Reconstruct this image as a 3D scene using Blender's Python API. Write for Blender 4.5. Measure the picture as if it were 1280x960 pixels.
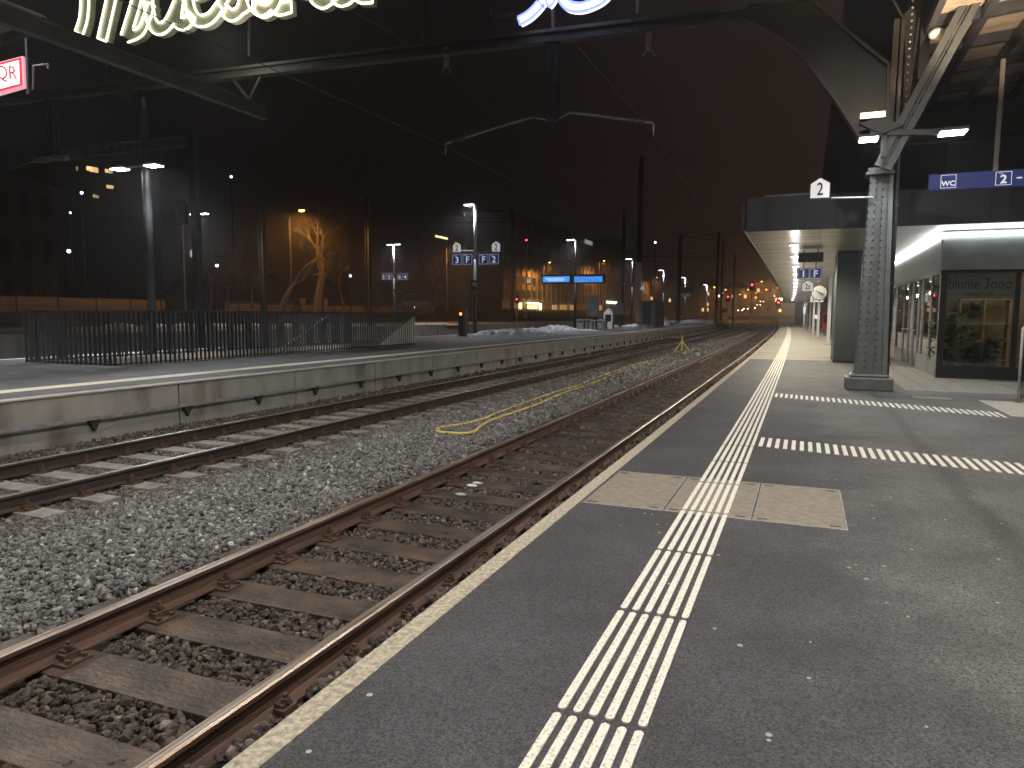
import bpy, math, random
import numpy as np
from mathutils import Vector, Matrix
random.seed(7); rng = np.random.default_rng(7)
for o in list(bpy.data.objects): bpy.data.objects.remove(o)
S = bpy.context.scene; COL = S.collection
PI = math.pi

# ------------------------------------------------------------------ camera
EYE = 1.45; YAW, PITCH, ROLL, FPX = .3850, .09621, .00433, 897.7
cam = bpy.data.cameras.new('camera'); co = bpy.data.objects.new('camera', cam); COL.objects.link(co)
cam.sensor_width = 36; cam.lens = FPX/1280*36; cam.clip_start = .05; cam.clip_end = 5000
co.matrix_world = Matrix.Translation((0, 0, EYE)) @ Matrix.Rotation(YAW, 4, 'Z') @ Matrix.Rotation(PI/2-PITCH, 4, 'X') @ Matrix.Rotation(ROLL, 4, 'Z')
S.camera = co
S.render.resolution_x, S.render.resolution_y = 1024, 768
# ------------------------------------------------------------------ night sky: town glow low on the right, black over the hill on the left
W = bpy.data.worlds.new('World'); S.world = W; W.use_nodes = True
nt = W.node_tree; nd = nt.nodes; lk = nt.links; bg = nd['Background']
tc = nd.new('ShaderNodeTexCoord'); sp = nd.new('ShaderNodeSeparateXYZ'); lk.new(tc.outputs['Generated'], sp.inputs[0])
mr = nd.new('ShaderNodeMapRange'); mr.inputs['From Min'].default_value = -.72; mr.inputs['From Max'].default_value = .12
lk.new(sp.outputs['X'], mr.inputs['Value'])
cr = nd.new('ShaderNodeValToRGB'); lk.new(mr.outputs[0], cr.inputs[0])
cr.color_ramp.elements[0].color = (.0014, .0011, .0017, 1); cr.color_ramp.elements[1].color = (.0215, .0125, .0092, 1)
e = cr.color_ramp.elements.new(.5); e.color = (.0070, .0043, .0036, 1)
lk.new(cr.outputs[0], bg.inputs['Color']); bg.inputs['Strength'].default_value = 1.0
S.view_settings.view_transform = 'Standard'; S.view_settings.look = 'None'; S.view_settings.exposure = 0; S.view_settings.gamma = 1

LK = 1.0     # master multiplier for lamp power
def lamp_light(name, loc, power, color=(1, 1, 1), radius=.08, kind='POINT', angle=150, blend=.6, parent=None, direction=None, size=None):
    l = bpy.data.lights.new(name, kind); l.energy = power*LK; l.color = color
    if kind == 'AREA':
        l.shape = 'RECTANGLE'; l.size, l.size_y = size
    else: l.shadow_soft_size = radius
    if kind == 'SPOT': l.spot_size = math.radians(angle); l.spot_blend = blend
    o = bpy.data.objects.new(name, l); COL.objects.link(o)
    o.location = loc
    if direction is not None: o.rotation_euler = Vector(direction).to_track_quat('-Z', 'Y').to_euler()
    if parent:
        o.parent = parent; o.location = Vector(loc)-parent.location
    return o

# ------------------------------------------------------------------ measuring helpers (pixel of the 1280x960 photo -> world point)
def _basis():
    f = np.array([-math.sin(YAW)*math.cos(PITCH), math.cos(YAW)*math.cos(PITCH), -math.sin(PITCH)])
    r = np.array([math.cos(YAW), math.sin(YAW), 0]); u = np.cross(r, f)
    return f, math.cos(ROLL)*r+math.sin(ROLL)*u, -math.sin(ROLL)*r+math.cos(ROLL)*u
BF, BR, BU = _basis(); E0 = np.array([0, 0, EYE])
def ray(px, py): return BF+BR*(px-640)/FPX+BU*(480-py)/FPX
def gz(px, py, z=0): d = ray(px, py); return Vector(E0+d*((z-EYE)/d[2]))
def gx(px, py, x): d = ray(px, py); return Vector(E0+d*(x/d[0]))
def gy(px, py, y): d = ray(px, py); return Vector(E0+d*(y/d[1]))
def gd(px, py, dep): return Vector(E0+ray(px, py)*dep)
def zat(x, y, py):
    k = (480-py)/FPX; a = np.array([x, y, 0]); return EYE+(k*(a@BF)-a@BU)/(BU[2]-k*BF[2])
def bend(x, y):
    if y <= 0: return x
    return x-1.3e-4*y*y if y < 150 else x-2.925-.039*(y-150)

# ------------------------------------------------------------------ materials
def newmat(name):
    m = bpy.data.materials.new(name); m.use_nodes = True
    return m, m.node_tree.nodes, m.node_tree.links, m.node_tree.nodes['Principled BSDF']
def mat(name, c, rough=.6, metal=0, c2=None, scale=6, bump=0, bscale=None, detail=6, stretch=None, lo=.35, hi=.65, spec=None):
    m, n, l, b = newmat(name)
    b.inputs['Base Color'].default_value = (*c, 1); b.inputs['Roughness'].default_value = rough; b.inputs['Metallic'].default_value = metal
    if spec is not None: b.inputs['Specular IOR Level'].default_value = spec
    t = n.new('ShaderNodeTexCoord'); mp = n.new('ShaderNodeMapping'); l.new(t.outputs['Object'], mp.inputs[0])
    if stretch: mp.inputs['Scale'].default_value = stretch
    if c2:
        x = n.new('ShaderNodeTexNoise'); x.inputs['Scale'].default_value = scale; x.inputs['Detail'].default_value = detail; l.new(mp.outputs[0], x.inputs['Vector'])
        r = n.new('ShaderNodeValToRGB'); r.color_ramp.elements[0].color = (*c, 1); r.color_ramp.elements[1].color = (*c2, 1)
        r.color_ramp.elements[0].position = lo; r.color_ramp.elements[1].position = hi
        l.new(x.outputs[0], r.inputs[0]); l.new(r.outputs[0], b.inputs['Base Color'])
    if bump:
        y = n.new('ShaderNodeTexNoise'); y.inputs['Scale'].default_value = bscale or scale*4; y.inputs['Detail'].default_value = 4; l.new(mp.outputs[0], y.inputs['Vector'])
        bp = n.new('ShaderNodeBump'); bp.inputs['Strength'].default_value = bump; bp.inputs['Distance'].default_value = .02
        l.new(y.outputs[0], bp.inputs['Height']); l.new(bp.outputs[0], b.inputs['Normal'])
    return m
def emis(name, c, s, base=(.8, .8, .8)):
    m, n, l, b = newmat(name); b.inputs['Base Color'].default_value = (*base, 1)
    b.inputs['Emission Color'].default_value = (*c, 1); b.inputs['Emission Strength'].default_value = s
    return m
M = {}
M['steel'] = mat('grey_painted_steel', (.11, .122, .118), .45, .0, (.08, .09, .088), 5, .15, 60)
M['steel_dark'] = mat('dark_steel', (.035, .036, .04), .5, .0, (.022, .022, .025), 4)
M['black'] = mat('black_paint', (.012, .012, .014), .45)
M['galv'] = mat('galvanised', (.34, .35, .36), .5, .15, (.22, .22, .23), 8)
M['rust'] = mat('rusty_rail_side', (.060, .034, .025), .62, .15, (.165, .095, .068), 5, .5, 45, stretch=(1.6, .22, 2.5), lo=.3, hi=.72)
M['rust_dark'] = mat('dark_rail_side', (.036, .026, .022), .8, .1, (.06, .042, .034), 7, .3, 60, stretch=(1, .3, 1))
M['railtop'] = mat('polished_rail_head', (.75, .74, .72), .38, .9, (.28, .25, .23), 9, 0, stretch=(6, .2, 1))
M['railtop_worn'] = mat('browned_rail_head', (.25, .17, .13), .40, .8, (.62, .56, .50), 9, 0, stretch=(8, .15, 1))
M['iron'] = mat('rusty_fastening', (.07, .04, .03), .75, .2, (.13, .08, .055), 30, .3, 90)
M['wood'] = mat('oily_wood_sleeper', (.034, .027, .024), .5, 0, (.15, .10, .07), 3.4, .7, 26, stretch=(.8, 1.3, 1), lo=.40, hi=.82, detail=10)
M['csleeper'] = mat('concrete_sleeper', (.27, .262, .245), .75, 0, (.17, .16, .145), 6, .3, 60)
M['fascia'] = mat('dark_blue_grey_fascia', (.010, .011, .017), .6, 0, (.014, .016, .022), 1.5)
M['white'] = mat('white_paint', (.75, .75, .72), .5, 0, (.62, .61, .58), 20)
M['blue'] = mat('blue_sign_enamel', (.012, .022, .12), .35)
M['signwhite'] = emis('sign_white_with_glow', (.9, .9, .88), .40, (.6, .6, .6))  # emission put into the faces in place of lamp light falling on them
M['signblack'] = mat('sign_black', (.008, .008, .008), .4)
M['brownsteel'] = mat('brown_lit_steel', (.060, .048, .034), .55, 0, (.055, .05, .04), 3, .1, 40)
M['snow'] = mat('old_snow', (.62, .64, .68), .7, 0, (.35, .35, .36), 3, .8, 12)
M['bark'] = mat('bark', (.06, .048, .036), .9, 0, (.035, .028, .02), 12)
M['yellow'] = mat('yellow_hose', (.80, .58, .14), .5, 0, (.62, .45, .14), 10)
M['grey_box'] = mat('grey_cabinet', (.30, .31, .32), .5, 0, (.22, .22, .23), 6)
M['plaster'] = mat('dim_plaster', (.20, .17, .13), .85, 0, (.14, .12, .095), 2)
M['concrete_dark'] = mat('dark_retaining_concrete', (.05, .045, .042), .9, 0, (.03, .028, .026), .8)
M['darkglass'] = mat('dark_window_glass', (.012, .013, .016), .4)
M['asph2'] = mat('island_platform_asphalt', (.10, .10, .108), .75, 0, (.16, .16, .17), 3, .3, 120)
M['cover'] = mat('concrete_cover', (.26, .225, .185), .8, 0, (.19, .165, .135), 14, .35, 90)
M['roofwood'] = mat('roof_boards', (.42, .33, .24), .7, 0, (.24, .175, .125), 5, .2, 30, stretch=(.3, 6, 1))
M['paver'] = mat('stone_pavers', (.25, .24, .21), .75, 0, (.17, .165, .15), 7, .3, 70)
M['lampwhite'] = emis('white_lamp', (.93, .96, 1.0), 30)
M['lampsmall'] = emis('white_lamp_far', (.93, .96, 1.0), 12)
M['sodium'] = emis('sodium_lamp', (1, .42, .06), 18)
M['red'] = emis('red_signal', (1, .03, .05), 14)
M['warmwin'] = emis('lit_window', (1, .62, .25), 1.6)
M['poletop'] = mat('pale_paint_and_lit_pole', (.62, .64, .66), .5)

def asphalt():
    m, n, l, b = newmat('platform_asphalt'); b.inputs['Roughness'].default_value = .7
    t = n.new('ShaderNodeTexCoord'); o = t.outputs['Object']
    f = n.new('ShaderNodeTexNoise'); f.inputs['Scale'].default_value = 120; f.inputs['Detail'].default_value = 6; f.inputs['Roughness'].default_value = .75; l.new(o, f.inputs['Vector'])
    g = n.new('ShaderNodeTexNoise'); g.inputs['Scale'].default_value = 1.3; g.inputs['Detail'].default_value = 7; g.inputs['Roughness'].default_value = .62; l.new(o, g.inputs['Vector'])
    s = n.new('ShaderNodeSeparateXYZ'); l.new(o, s.inputs[0])
    vo = n.new('ShaderNodeTexVoronoi'); vo.inputs['Scale'].default_value = 135; l.new(o, vo.inputs['Vector']); vs_ = n.new('ShaderNodeSeparateColor'); l.new(vo.outputs['Color'], vs_.inputs[0])
    fm = n.new('ShaderNodeMix'); fm.data_type = 'FLOAT'; fm.inputs['Factor'].default_value = .42; l.new(f.outputs[0], fm.inputs['A']); l.new(vs_.outputs[0], fm.inputs['B'])
    # older, paler and rougher surface right of x = 0.4 ; dark seam along x = 1.27
    a = n.new('ShaderNodeMath'); a.operation = 'MULTIPLY_ADD'; a.inputs[1].default_value = 1.5; l.new(g.outputs[0], a.inputs[0]); l.new(s.outputs['X'], a.inputs[2])
    old = n.new('ShaderNodeMapRange'); old.inputs['From Min'].default_value = .85; old.inputs['From Max'].default_value = 1.6; l.new(a.outputs[0], old.inputs['Value'])
    cf = n.new('ShaderNodeValToRGB'); l.new(fm.outputs['Result'], cf.inputs[0])
    cf.color_ramp.elements[0].position = .30; cf.color_ramp.elements[0].color = (.021, .021, .025, 1)
    cf.color_ramp.elements[1].position = .80; cf.color_ramp.elements[1].color = (.105, .104, .114, 1)
    cg = n.new('ShaderNodeValToRGB'); l.new(fm.outputs['Result'], cg.inputs[0])
    cg.color_ramp.elements[0].position = .30; cg.color_ramp.elements[0].color = (.030, .030, .031, 1)
    cg.color_ramp.elements[1].position = .80; cg.color_ramp.elements[1].color = (.20, .195, .185, 1)
    mx = n.new('ShaderNodeMix'); mx.data_type = 'RGBA'; l.new(old.outputs[0], mx.inputs['Factor']); l.new(cf.outputs[0], mx.inputs['A']); l.new(cg.outputs[0], mx.inputs['B'])
    # blotches
    bl = n.new('ShaderNodeMapRange'); bl.inputs['From Min'].default_value = .3; bl.inputs['From Max'].default_value = .7; bl.inputs['To Min'].default_value = .68; bl.inputs['To Max'].default_value = 1.32; l.new(g.outputs[0], bl.inputs['Value'])
    mu = n.new('ShaderNodeMix'); mu.data_type = 'RGBA'; mu.blend_type = 'MULTIPLY'; mu.inputs['Factor'].default_value = 1; l.new(mx.outputs['Result'], mu.inputs['A'])
    cb = n.new('ShaderNodeCombineColor'); [l.new(bl.outputs[0], cb.inputs[i]) for i in range(3)]; l.new(cb.outputs[0], mu.inputs['B'])
    # seam
    w = n.new('ShaderNodeMath'); w.operation = 'MULTIPLY_ADD'; w.inputs[1].default_value = .30; l.new(g.outputs[0], w.inputs[0]); l.new(s.outputs['X'], w.inputs[2])
    d = n.new('ShaderNodeMath'); d.operation = 'SUBTRACT'; d.inputs[1].default_value = 1.42; l.new(w.outputs[0], d.inputs[0])
    ab = n.new('ShaderNodeMath'); ab.operation = 'ABSOLUTE'; l.new(d.outputs[0], ab.inputs[0])
    sm = n.new('ShaderNodeMapRange'); sm.interpolation_type = 'SMOOTHSTEP'; sm.inputs['From Min'].default_value = .02; sm.inputs['From Max'].default_value = .14; sm.inputs['To Min'].default_value = .68; sm.inputs['To Max'].default_value = 1; l.new(ab.outputs[0], sm.inputs['Value'])
    m2 = n.new('ShaderNodeMix'); m2.data_type = 'RGBA'; m2.blend_type = 'MULTIPLY'; m2.inputs['Factor'].default_value = 1; l.new(mu.outputs['Result'], m2.inputs['A'])
    c2 = n.new('ShaderNodeCombineColor'); [l.new(sm.outputs[0], c2.inputs[i]) for i in range(3)]; l.new(c2.outputs[0], m2.inputs['B'])
    l.new(m2.outputs['Result'], b.inputs['Base Color'])
    bp = n.new('ShaderNodeBump'); bp.inputs['Strength'].default_value = .7; bp.inputs['Distance'].default_value = .008; l.new(fm.outputs['Result'], bp.inputs['Height']); l.new(bp.outputs[0], b.inputs['Normal'])
    return m
M['asphalt'] = asphalt()

def kerbstone():
    m, n, l, b = newmat('pale_kerb_concrete'); b.inputs['Roughness'].default_value = .8
    t = n.new('ShaderNodeTexCoord')
    v = n.new('ShaderNodeTexNoise'); v.inputs['Scale'].default_value = 16; v.inputs['Detail'].default_value = 8; l.new(t.outputs['Object'], v.inputs['Vector'])
    r = n.new('ShaderNodeValToRGB'); v.inputs['Scale'].default_value = 38; v.inputs['Roughness'].default_value = .7; r.color_ramp.elements[0].position = .32; r.color_ramp.elements[0].color = (.17, .145, .11, 1); r.color_ramp.elements[1].position = .62; r.color_ramp.elements[1].color = (.52, .46, .36, 1)
    l.new(v.outputs[0], r.inputs[0]); l.new(r.outputs[0], b.inputs['Base Color'])
    vo = n.new('ShaderNodeTexVoronoi'); vo.inputs['Scale'].default_value = 34; l.new(t.outputs['Object'], vo.inputs['Vector'])
    bp = n.new('ShaderNodeBump'); bp.inputs['Strength'].default_value = .7; bp.inputs['Distance'].default_value = .01; l.new(vo.outputs[0], bp.inputs['Height']); l.new(bp.outputs[0], b.inputs['Normal'])
    return m
M['kerb'] = kerbstone()

def guide_paint():
    m, n, l, b = newmat('worn_white_guide_paint'); b.inputs['Roughness'].default_value = .6
    t = n.new('ShaderNodeTexCoord')
    v = n.new('ShaderNodeTexNoise'); v.inputs['Scale'].default_value = 40; v.inputs['Detail'].default_value = 8; l.new(t.outputs['Object'], v.inputs['Vector'])
    r = n.new('ShaderNodeValToRGB'); v.inputs['Scale'].default_value = 90; r.color_ramp.elements[0].position = .30; r.color_ramp.elements[0].color = (.30, .28, .25, 1); r.color_ramp.elements[1].position = .47; r.color_ramp.elements[1].color = (.76, .73, .65, 1)
    l.new(v.outputs[0], r.inputs[0]); l.new(r.outputs[0], b.inputs['Base Color'])
    bp = n.new('ShaderNodeBump'); bp.inputs['Strength'].default_value = .3; bp.inputs['Distance'].default_value = .004; l.new(v.outputs[0], bp.inputs['Height']); l.new(bp.outputs[0], b.inputs['Normal'])
    return m
M['guide'] = guide_paint()

def zone_color(n, l, o, ramp_dark, ramp_light):
    """brake dust brown in and beside the near track, pale limestone between the tracks; darker again from the second track leftwards"""
    s = n.new('ShaderNodeSeparateXYZ'); l.new(o, s.inputs[0])
    g = n.new('ShaderNodeTexNoise'); g.inputs['Scale'].default_value = 1.6; g.inputs['Detail'].default_value = 5; l.new(o, g.inputs['Vector'])
    a = n.new('ShaderNodeMath'); a.operation = 'MULTIPLY_ADD'; a.inputs[1].default_value = .9; l.new(g.outputs[0], a.inputs[0]); l.new(s.outputs['X'], a.inputs[2])
    r = n.new('ShaderNodeMapRange'); r.inputs['From Min'].default_value = -4.25; r.inputs['From Max'].default_value = -3.35; l.new(a.outputs[0], r.inputs['Value'])
    r2 = n.new('ShaderNodeMapRange'); r2.inputs['From Min'].default_value = -6.35; r2.inputs['From Max'].default_value = -5.9; r2.inputs['To Min'].default_value = .62; r2.inputs['To Max'].default_value = 0; l.new(a.outputs[0], r2.inputs['Value']); sm_ = n.new('ShaderNodeMath'); sm_.operation = 'MAXIMUM'; l.new(r.outputs[0], sm_.inputs[0]); l.new(r2.outputs[0], sm_.inputs[1]); r = sm_
    mx = n.new('ShaderNodeMix'); mx.data_type = 'RGBA'; l.new(r.outputs[0], mx.inputs['Factor']); l.new(ramp_light, mx.inputs['A']); l.new(ramp_dark, mx.inputs['B'])
    return mx.outputs['Result']
def ramp(n, l, src, stops):
    r = n.new('ShaderNodeValToRGB'); l.new(src, r.inputs[0]); el = r.color_ramp.elements
    el[0].position, el[0].color = stops[0][0], (*stops[0][1], 1); el[1].position, el[1].color = stops[-1][0], (*stops[-1][1], 1)
    for p, c in stops[1:-1]: q = el.new(p); q.color = (*c, 1)
    return r.outputs[0]
def stones_mat():
    m, n, l, b = newmat('ballast_stones'); b.inputs['Roughness'].default_value = .82
    t = n.new('ShaderNodeTexCoord'); gm = n.new('ShaderNodeNewGeometry')
    dk = ramp(n, l, gm.outputs['Random Per Island'], [(0, (.036, .028, .024)), (.6, (.075, .057, .047)), (.95, (.12, .09, .073)), (1, (.24, .20, .17))])
    lt = ramp(n, l, gm.outputs['Random Per Island'], [(0, (.085, .08, .08)), (.5, (.17, .165, .16)), (.95, (.27, .26, .255)), (1, (.55, .55, .53))])
    l.new(zone_color(n, l, t.outputs['Object'], dk, lt), b.inputs['Base Color'])
    v = n.new('ShaderNodeTexNoise'); v.inputs['Scale'].default_value = 55; l.new(t.outputs['Object'], v.inputs['Vector'])
    bp = n.new('ShaderNodeBump'); bp.inputs['Strength'].default_value = .5; bp.inputs['Distance'].default_value = .01; l.new(v.outputs[0], bp.inputs['Height']); l.new(bp.outputs[0], b.inputs['Normal'])
    return m
M['stones'] = stones_mat()
def bed_mat():
    m, n, l, b = newmat('ballast_bed'); b.inputs['Roughness'].default_value = .9
    t = n.new('ShaderNodeTexCoord')
    v = n.new('ShaderNodeTexVoronoi'); v.inputs['Scale'].default_value = 17; v.inputs['Randomness'].default_value = 1; l.new(t.outputs['Object'], v.inputs['Vector'])
    sc = n.new('ShaderNodeSeparateColor'); l.new(v.outputs['Color'], sc.inputs[0])
    dk = ramp(n, l, sc.outputs[0], [(0, (.03, .024, .02)), (1, (.10, .08, .065))])
    lt = ramp(n, l, sc.outputs[0], [(0, (.07, .065, .06)), (.9, (.20, .19, .185)), (1, (.4, .4, .38))])
    l.new(zone_color(n, l, t.outputs['Object'], dk, lt), b.inputs['Base Color'])
    bp = n.new('ShaderNodeBump'); bp.inputs['Strength'].default_value = 1; bp.inputs['Distance'].default_value = .05; bp.invert = True; l.new(v.outputs[0], bp.inputs['Height']); l.new(bp.outputs[0], b.inputs['Normal'])
    return m
M['bed'] = bed_mat()

def wall_mat():
    m, n, l, b = newmat('platform_wall_concrete'); b.inputs['Roughness'].default_value = .85
    t = n.new('ShaderNodeTexCoord'); mp = n.new('ShaderNodeMapping'); mp.inputs['Scale'].default_value = (1, 1.3, .5); l.new(t.outputs['Object'], mp.inputs[0])
    v = n.new('ShaderNodeTexNoise'); v.inputs['Scale'].default_value = 1.4; v.inputs['Detail'].default_value = 8; l.new(mp.outputs[0], v.inputs['Vector'])
    c = ramp(n, l, v.outputs[0], [(.3, (.15, .135, .115)), (.46, (.30, .285, .26)), (.7, (.38, .37, .34))])
    l.new(c, b.inputs['Base Color'])
    w = n.new('ShaderNodeTexNoise'); w.inputs['Scale'].default_value = 30; l.new(t.outputs['Object'], w.inputs['Vector'])
    bp = n.new('ShaderNodeBump'); bp.inputs['Strength'].default_value = .25; bp.inputs['Distance'].default_value = .02; l.new(w.outputs[0], bp.inputs['Height']); l.new(bp.outputs[0], b.inputs['Normal'])
    return m
M['pwall'] = wall_mat()
def brick_mat(name, c1, c2, cm, scale, bw=.8, rh=.35):
    m, n, l, b = newmat(name); b.inputs['Roughness'].default_value = .9
    t = n.new('ShaderNodeTexCoord'); mp = n.new('ShaderNodeMapping'); mp.inputs['Rotation'].default_value = (PI/2, 0, PI/2); l.new(t.outputs['Object'], mp.inputs[0])
    v = n.new('ShaderNodeTexBrick'); v.inputs['Scale'].default_value = scale; v.inputs['Color1'].default_value = (*c1, 1); v.inputs['Color2'].default_value = (*c2, 1); v.inputs['Mortar'].default_value = (*cm, 1)
    v.inputs['Brick Width'].default_value = bw; v.inputs['Row Height'].default_value = rh; v.inputs['Mortar Size'].default_value = .025
    l.new(mp.outputs[0], v.inputs['Vector']); l.new(v.outputs[0], b.inputs['Base Color'])
    return m
M['stonewall'] = brick_mat('coursed_sandstone', (.30, .24, .15), (.20, .155, .10), (.08, .065, .045), 1)
def slat_mat(name, c, c2, period, axis='Y', rough=.35, metal=.7):
    m, n, l, b = newmat(name); b.inputs['Roughness'].default_value = rough; b.inputs['Metallic'].default_value = metal
    t = n.new('ShaderNodeTexCoord'); s = n.new('ShaderNodeSeparateXYZ'); l.new(t.outputs['Object'], s.inputs[0])
    d = n.new('ShaderNodeMath'); d.operation = 'DIVIDE'; d.inputs[1].default_value = period; l.new(s.outputs[axis], d.inputs[0])
    f = n.new('ShaderNodeMath'); f.operation = 'FRACT'; l.new(d.outputs[0], f.inputs[0])
    l.new(ramp(n, l, f.outputs[0], [(0, c2), (.06, c2), (.1, c), (1, c)]), b.inputs['Base Color'])
    bp = n.new('ShaderNodeBump'); bp.inputs['Strength'].default_value = .5; bp.inputs['Distance'].default_value = .02; l.new(f.outputs[0], bp.inputs['Height']); l.new(bp.outputs[0], b.inputs['Normal'])
    return m
M['slats'] = mat('slats_painted_reflections', (.62, .59, .52), .30, .45, (.22, .21, .19), 1.2, .5, 4, stretch=(.12, 5, 1), lo=.38, hi=.6)  # streaks in the colour stand in for reflections along the metal slats
M['fascia2'] = slat_mat('fascia_panels', (.011, .012, .018), (.003, .003, .004), 1.48, 'X', .5, .1)
M['clad'] = slat_mat('vertical_dark_cladding', (.05, .06, .064), (.012, .014, .016), .09, 'X', .5, .2)
M['corr'] = slat_mat('corrugated_blue_grey', (.13, .15, .17), (.06, .07, .08), .12, 'X', .6, .1)
def screen_mat(name, s):
    m, n, l, b = newmat(name)
    t = n.new('ShaderNodeTexCoord'); mp = n.new('ShaderNodeMapping'); mp.inputs['Scale'].default_value = (2.5, 2.5, 10); l.new(t.outputs['Object'], mp.inputs[0])
    v = n.new('ShaderNodeTexNoise'); v.inputs['Scale'].default_value = 1.2; l.new(mp.outputs[0], v.inputs['Vector'])
    c = ramp(n, l, v.outputs[0], [(.4, (.03, .22, .75)), (.7, (.10, .36, .85))])
    l.new(c, b.inputs['Emission Color']); b.inputs['Emission Strength'].default_value = s; b.inputs['Base Color'].default_value = (0, 0, 0, 1)
    return m
M['screen'] = screen_mat('departure_screen', 1.1)
def glass_mat():
    m, n, l, b = newmat('shop_glass'); b.inputs['Base Color'].default_value = (.75, .8, .8, 1); b.inputs['Roughness'].default_value = .02
    b.inputs['Transmission Weight'].default_value = 1; b.inputs['IOR'].default_value = 1.35
    tr = n.new('ShaderNodeBsdfTransparent'); tr.inputs[0].default_value = (.62, .64, .62, 1); gl = n.new('ShaderNodeBsdfGlossy'); gl.inputs['Roughness'].default_value = .02
    fr = n.new('ShaderNodeFresnel'); fr.inputs[0].default_value = 1.75; ms = n.new('ShaderNodeMixShader'); l.new(fr.outputs[0], ms.inputs[0]); l.new(tr.outputs[0], ms.inputs[1]); l.new(gl.outputs[0], ms.inputs[2])
    l.new(ms.outputs[0], n['Material Output'].inputs[0]); return m
M['glass'] = glass_mat()

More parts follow.
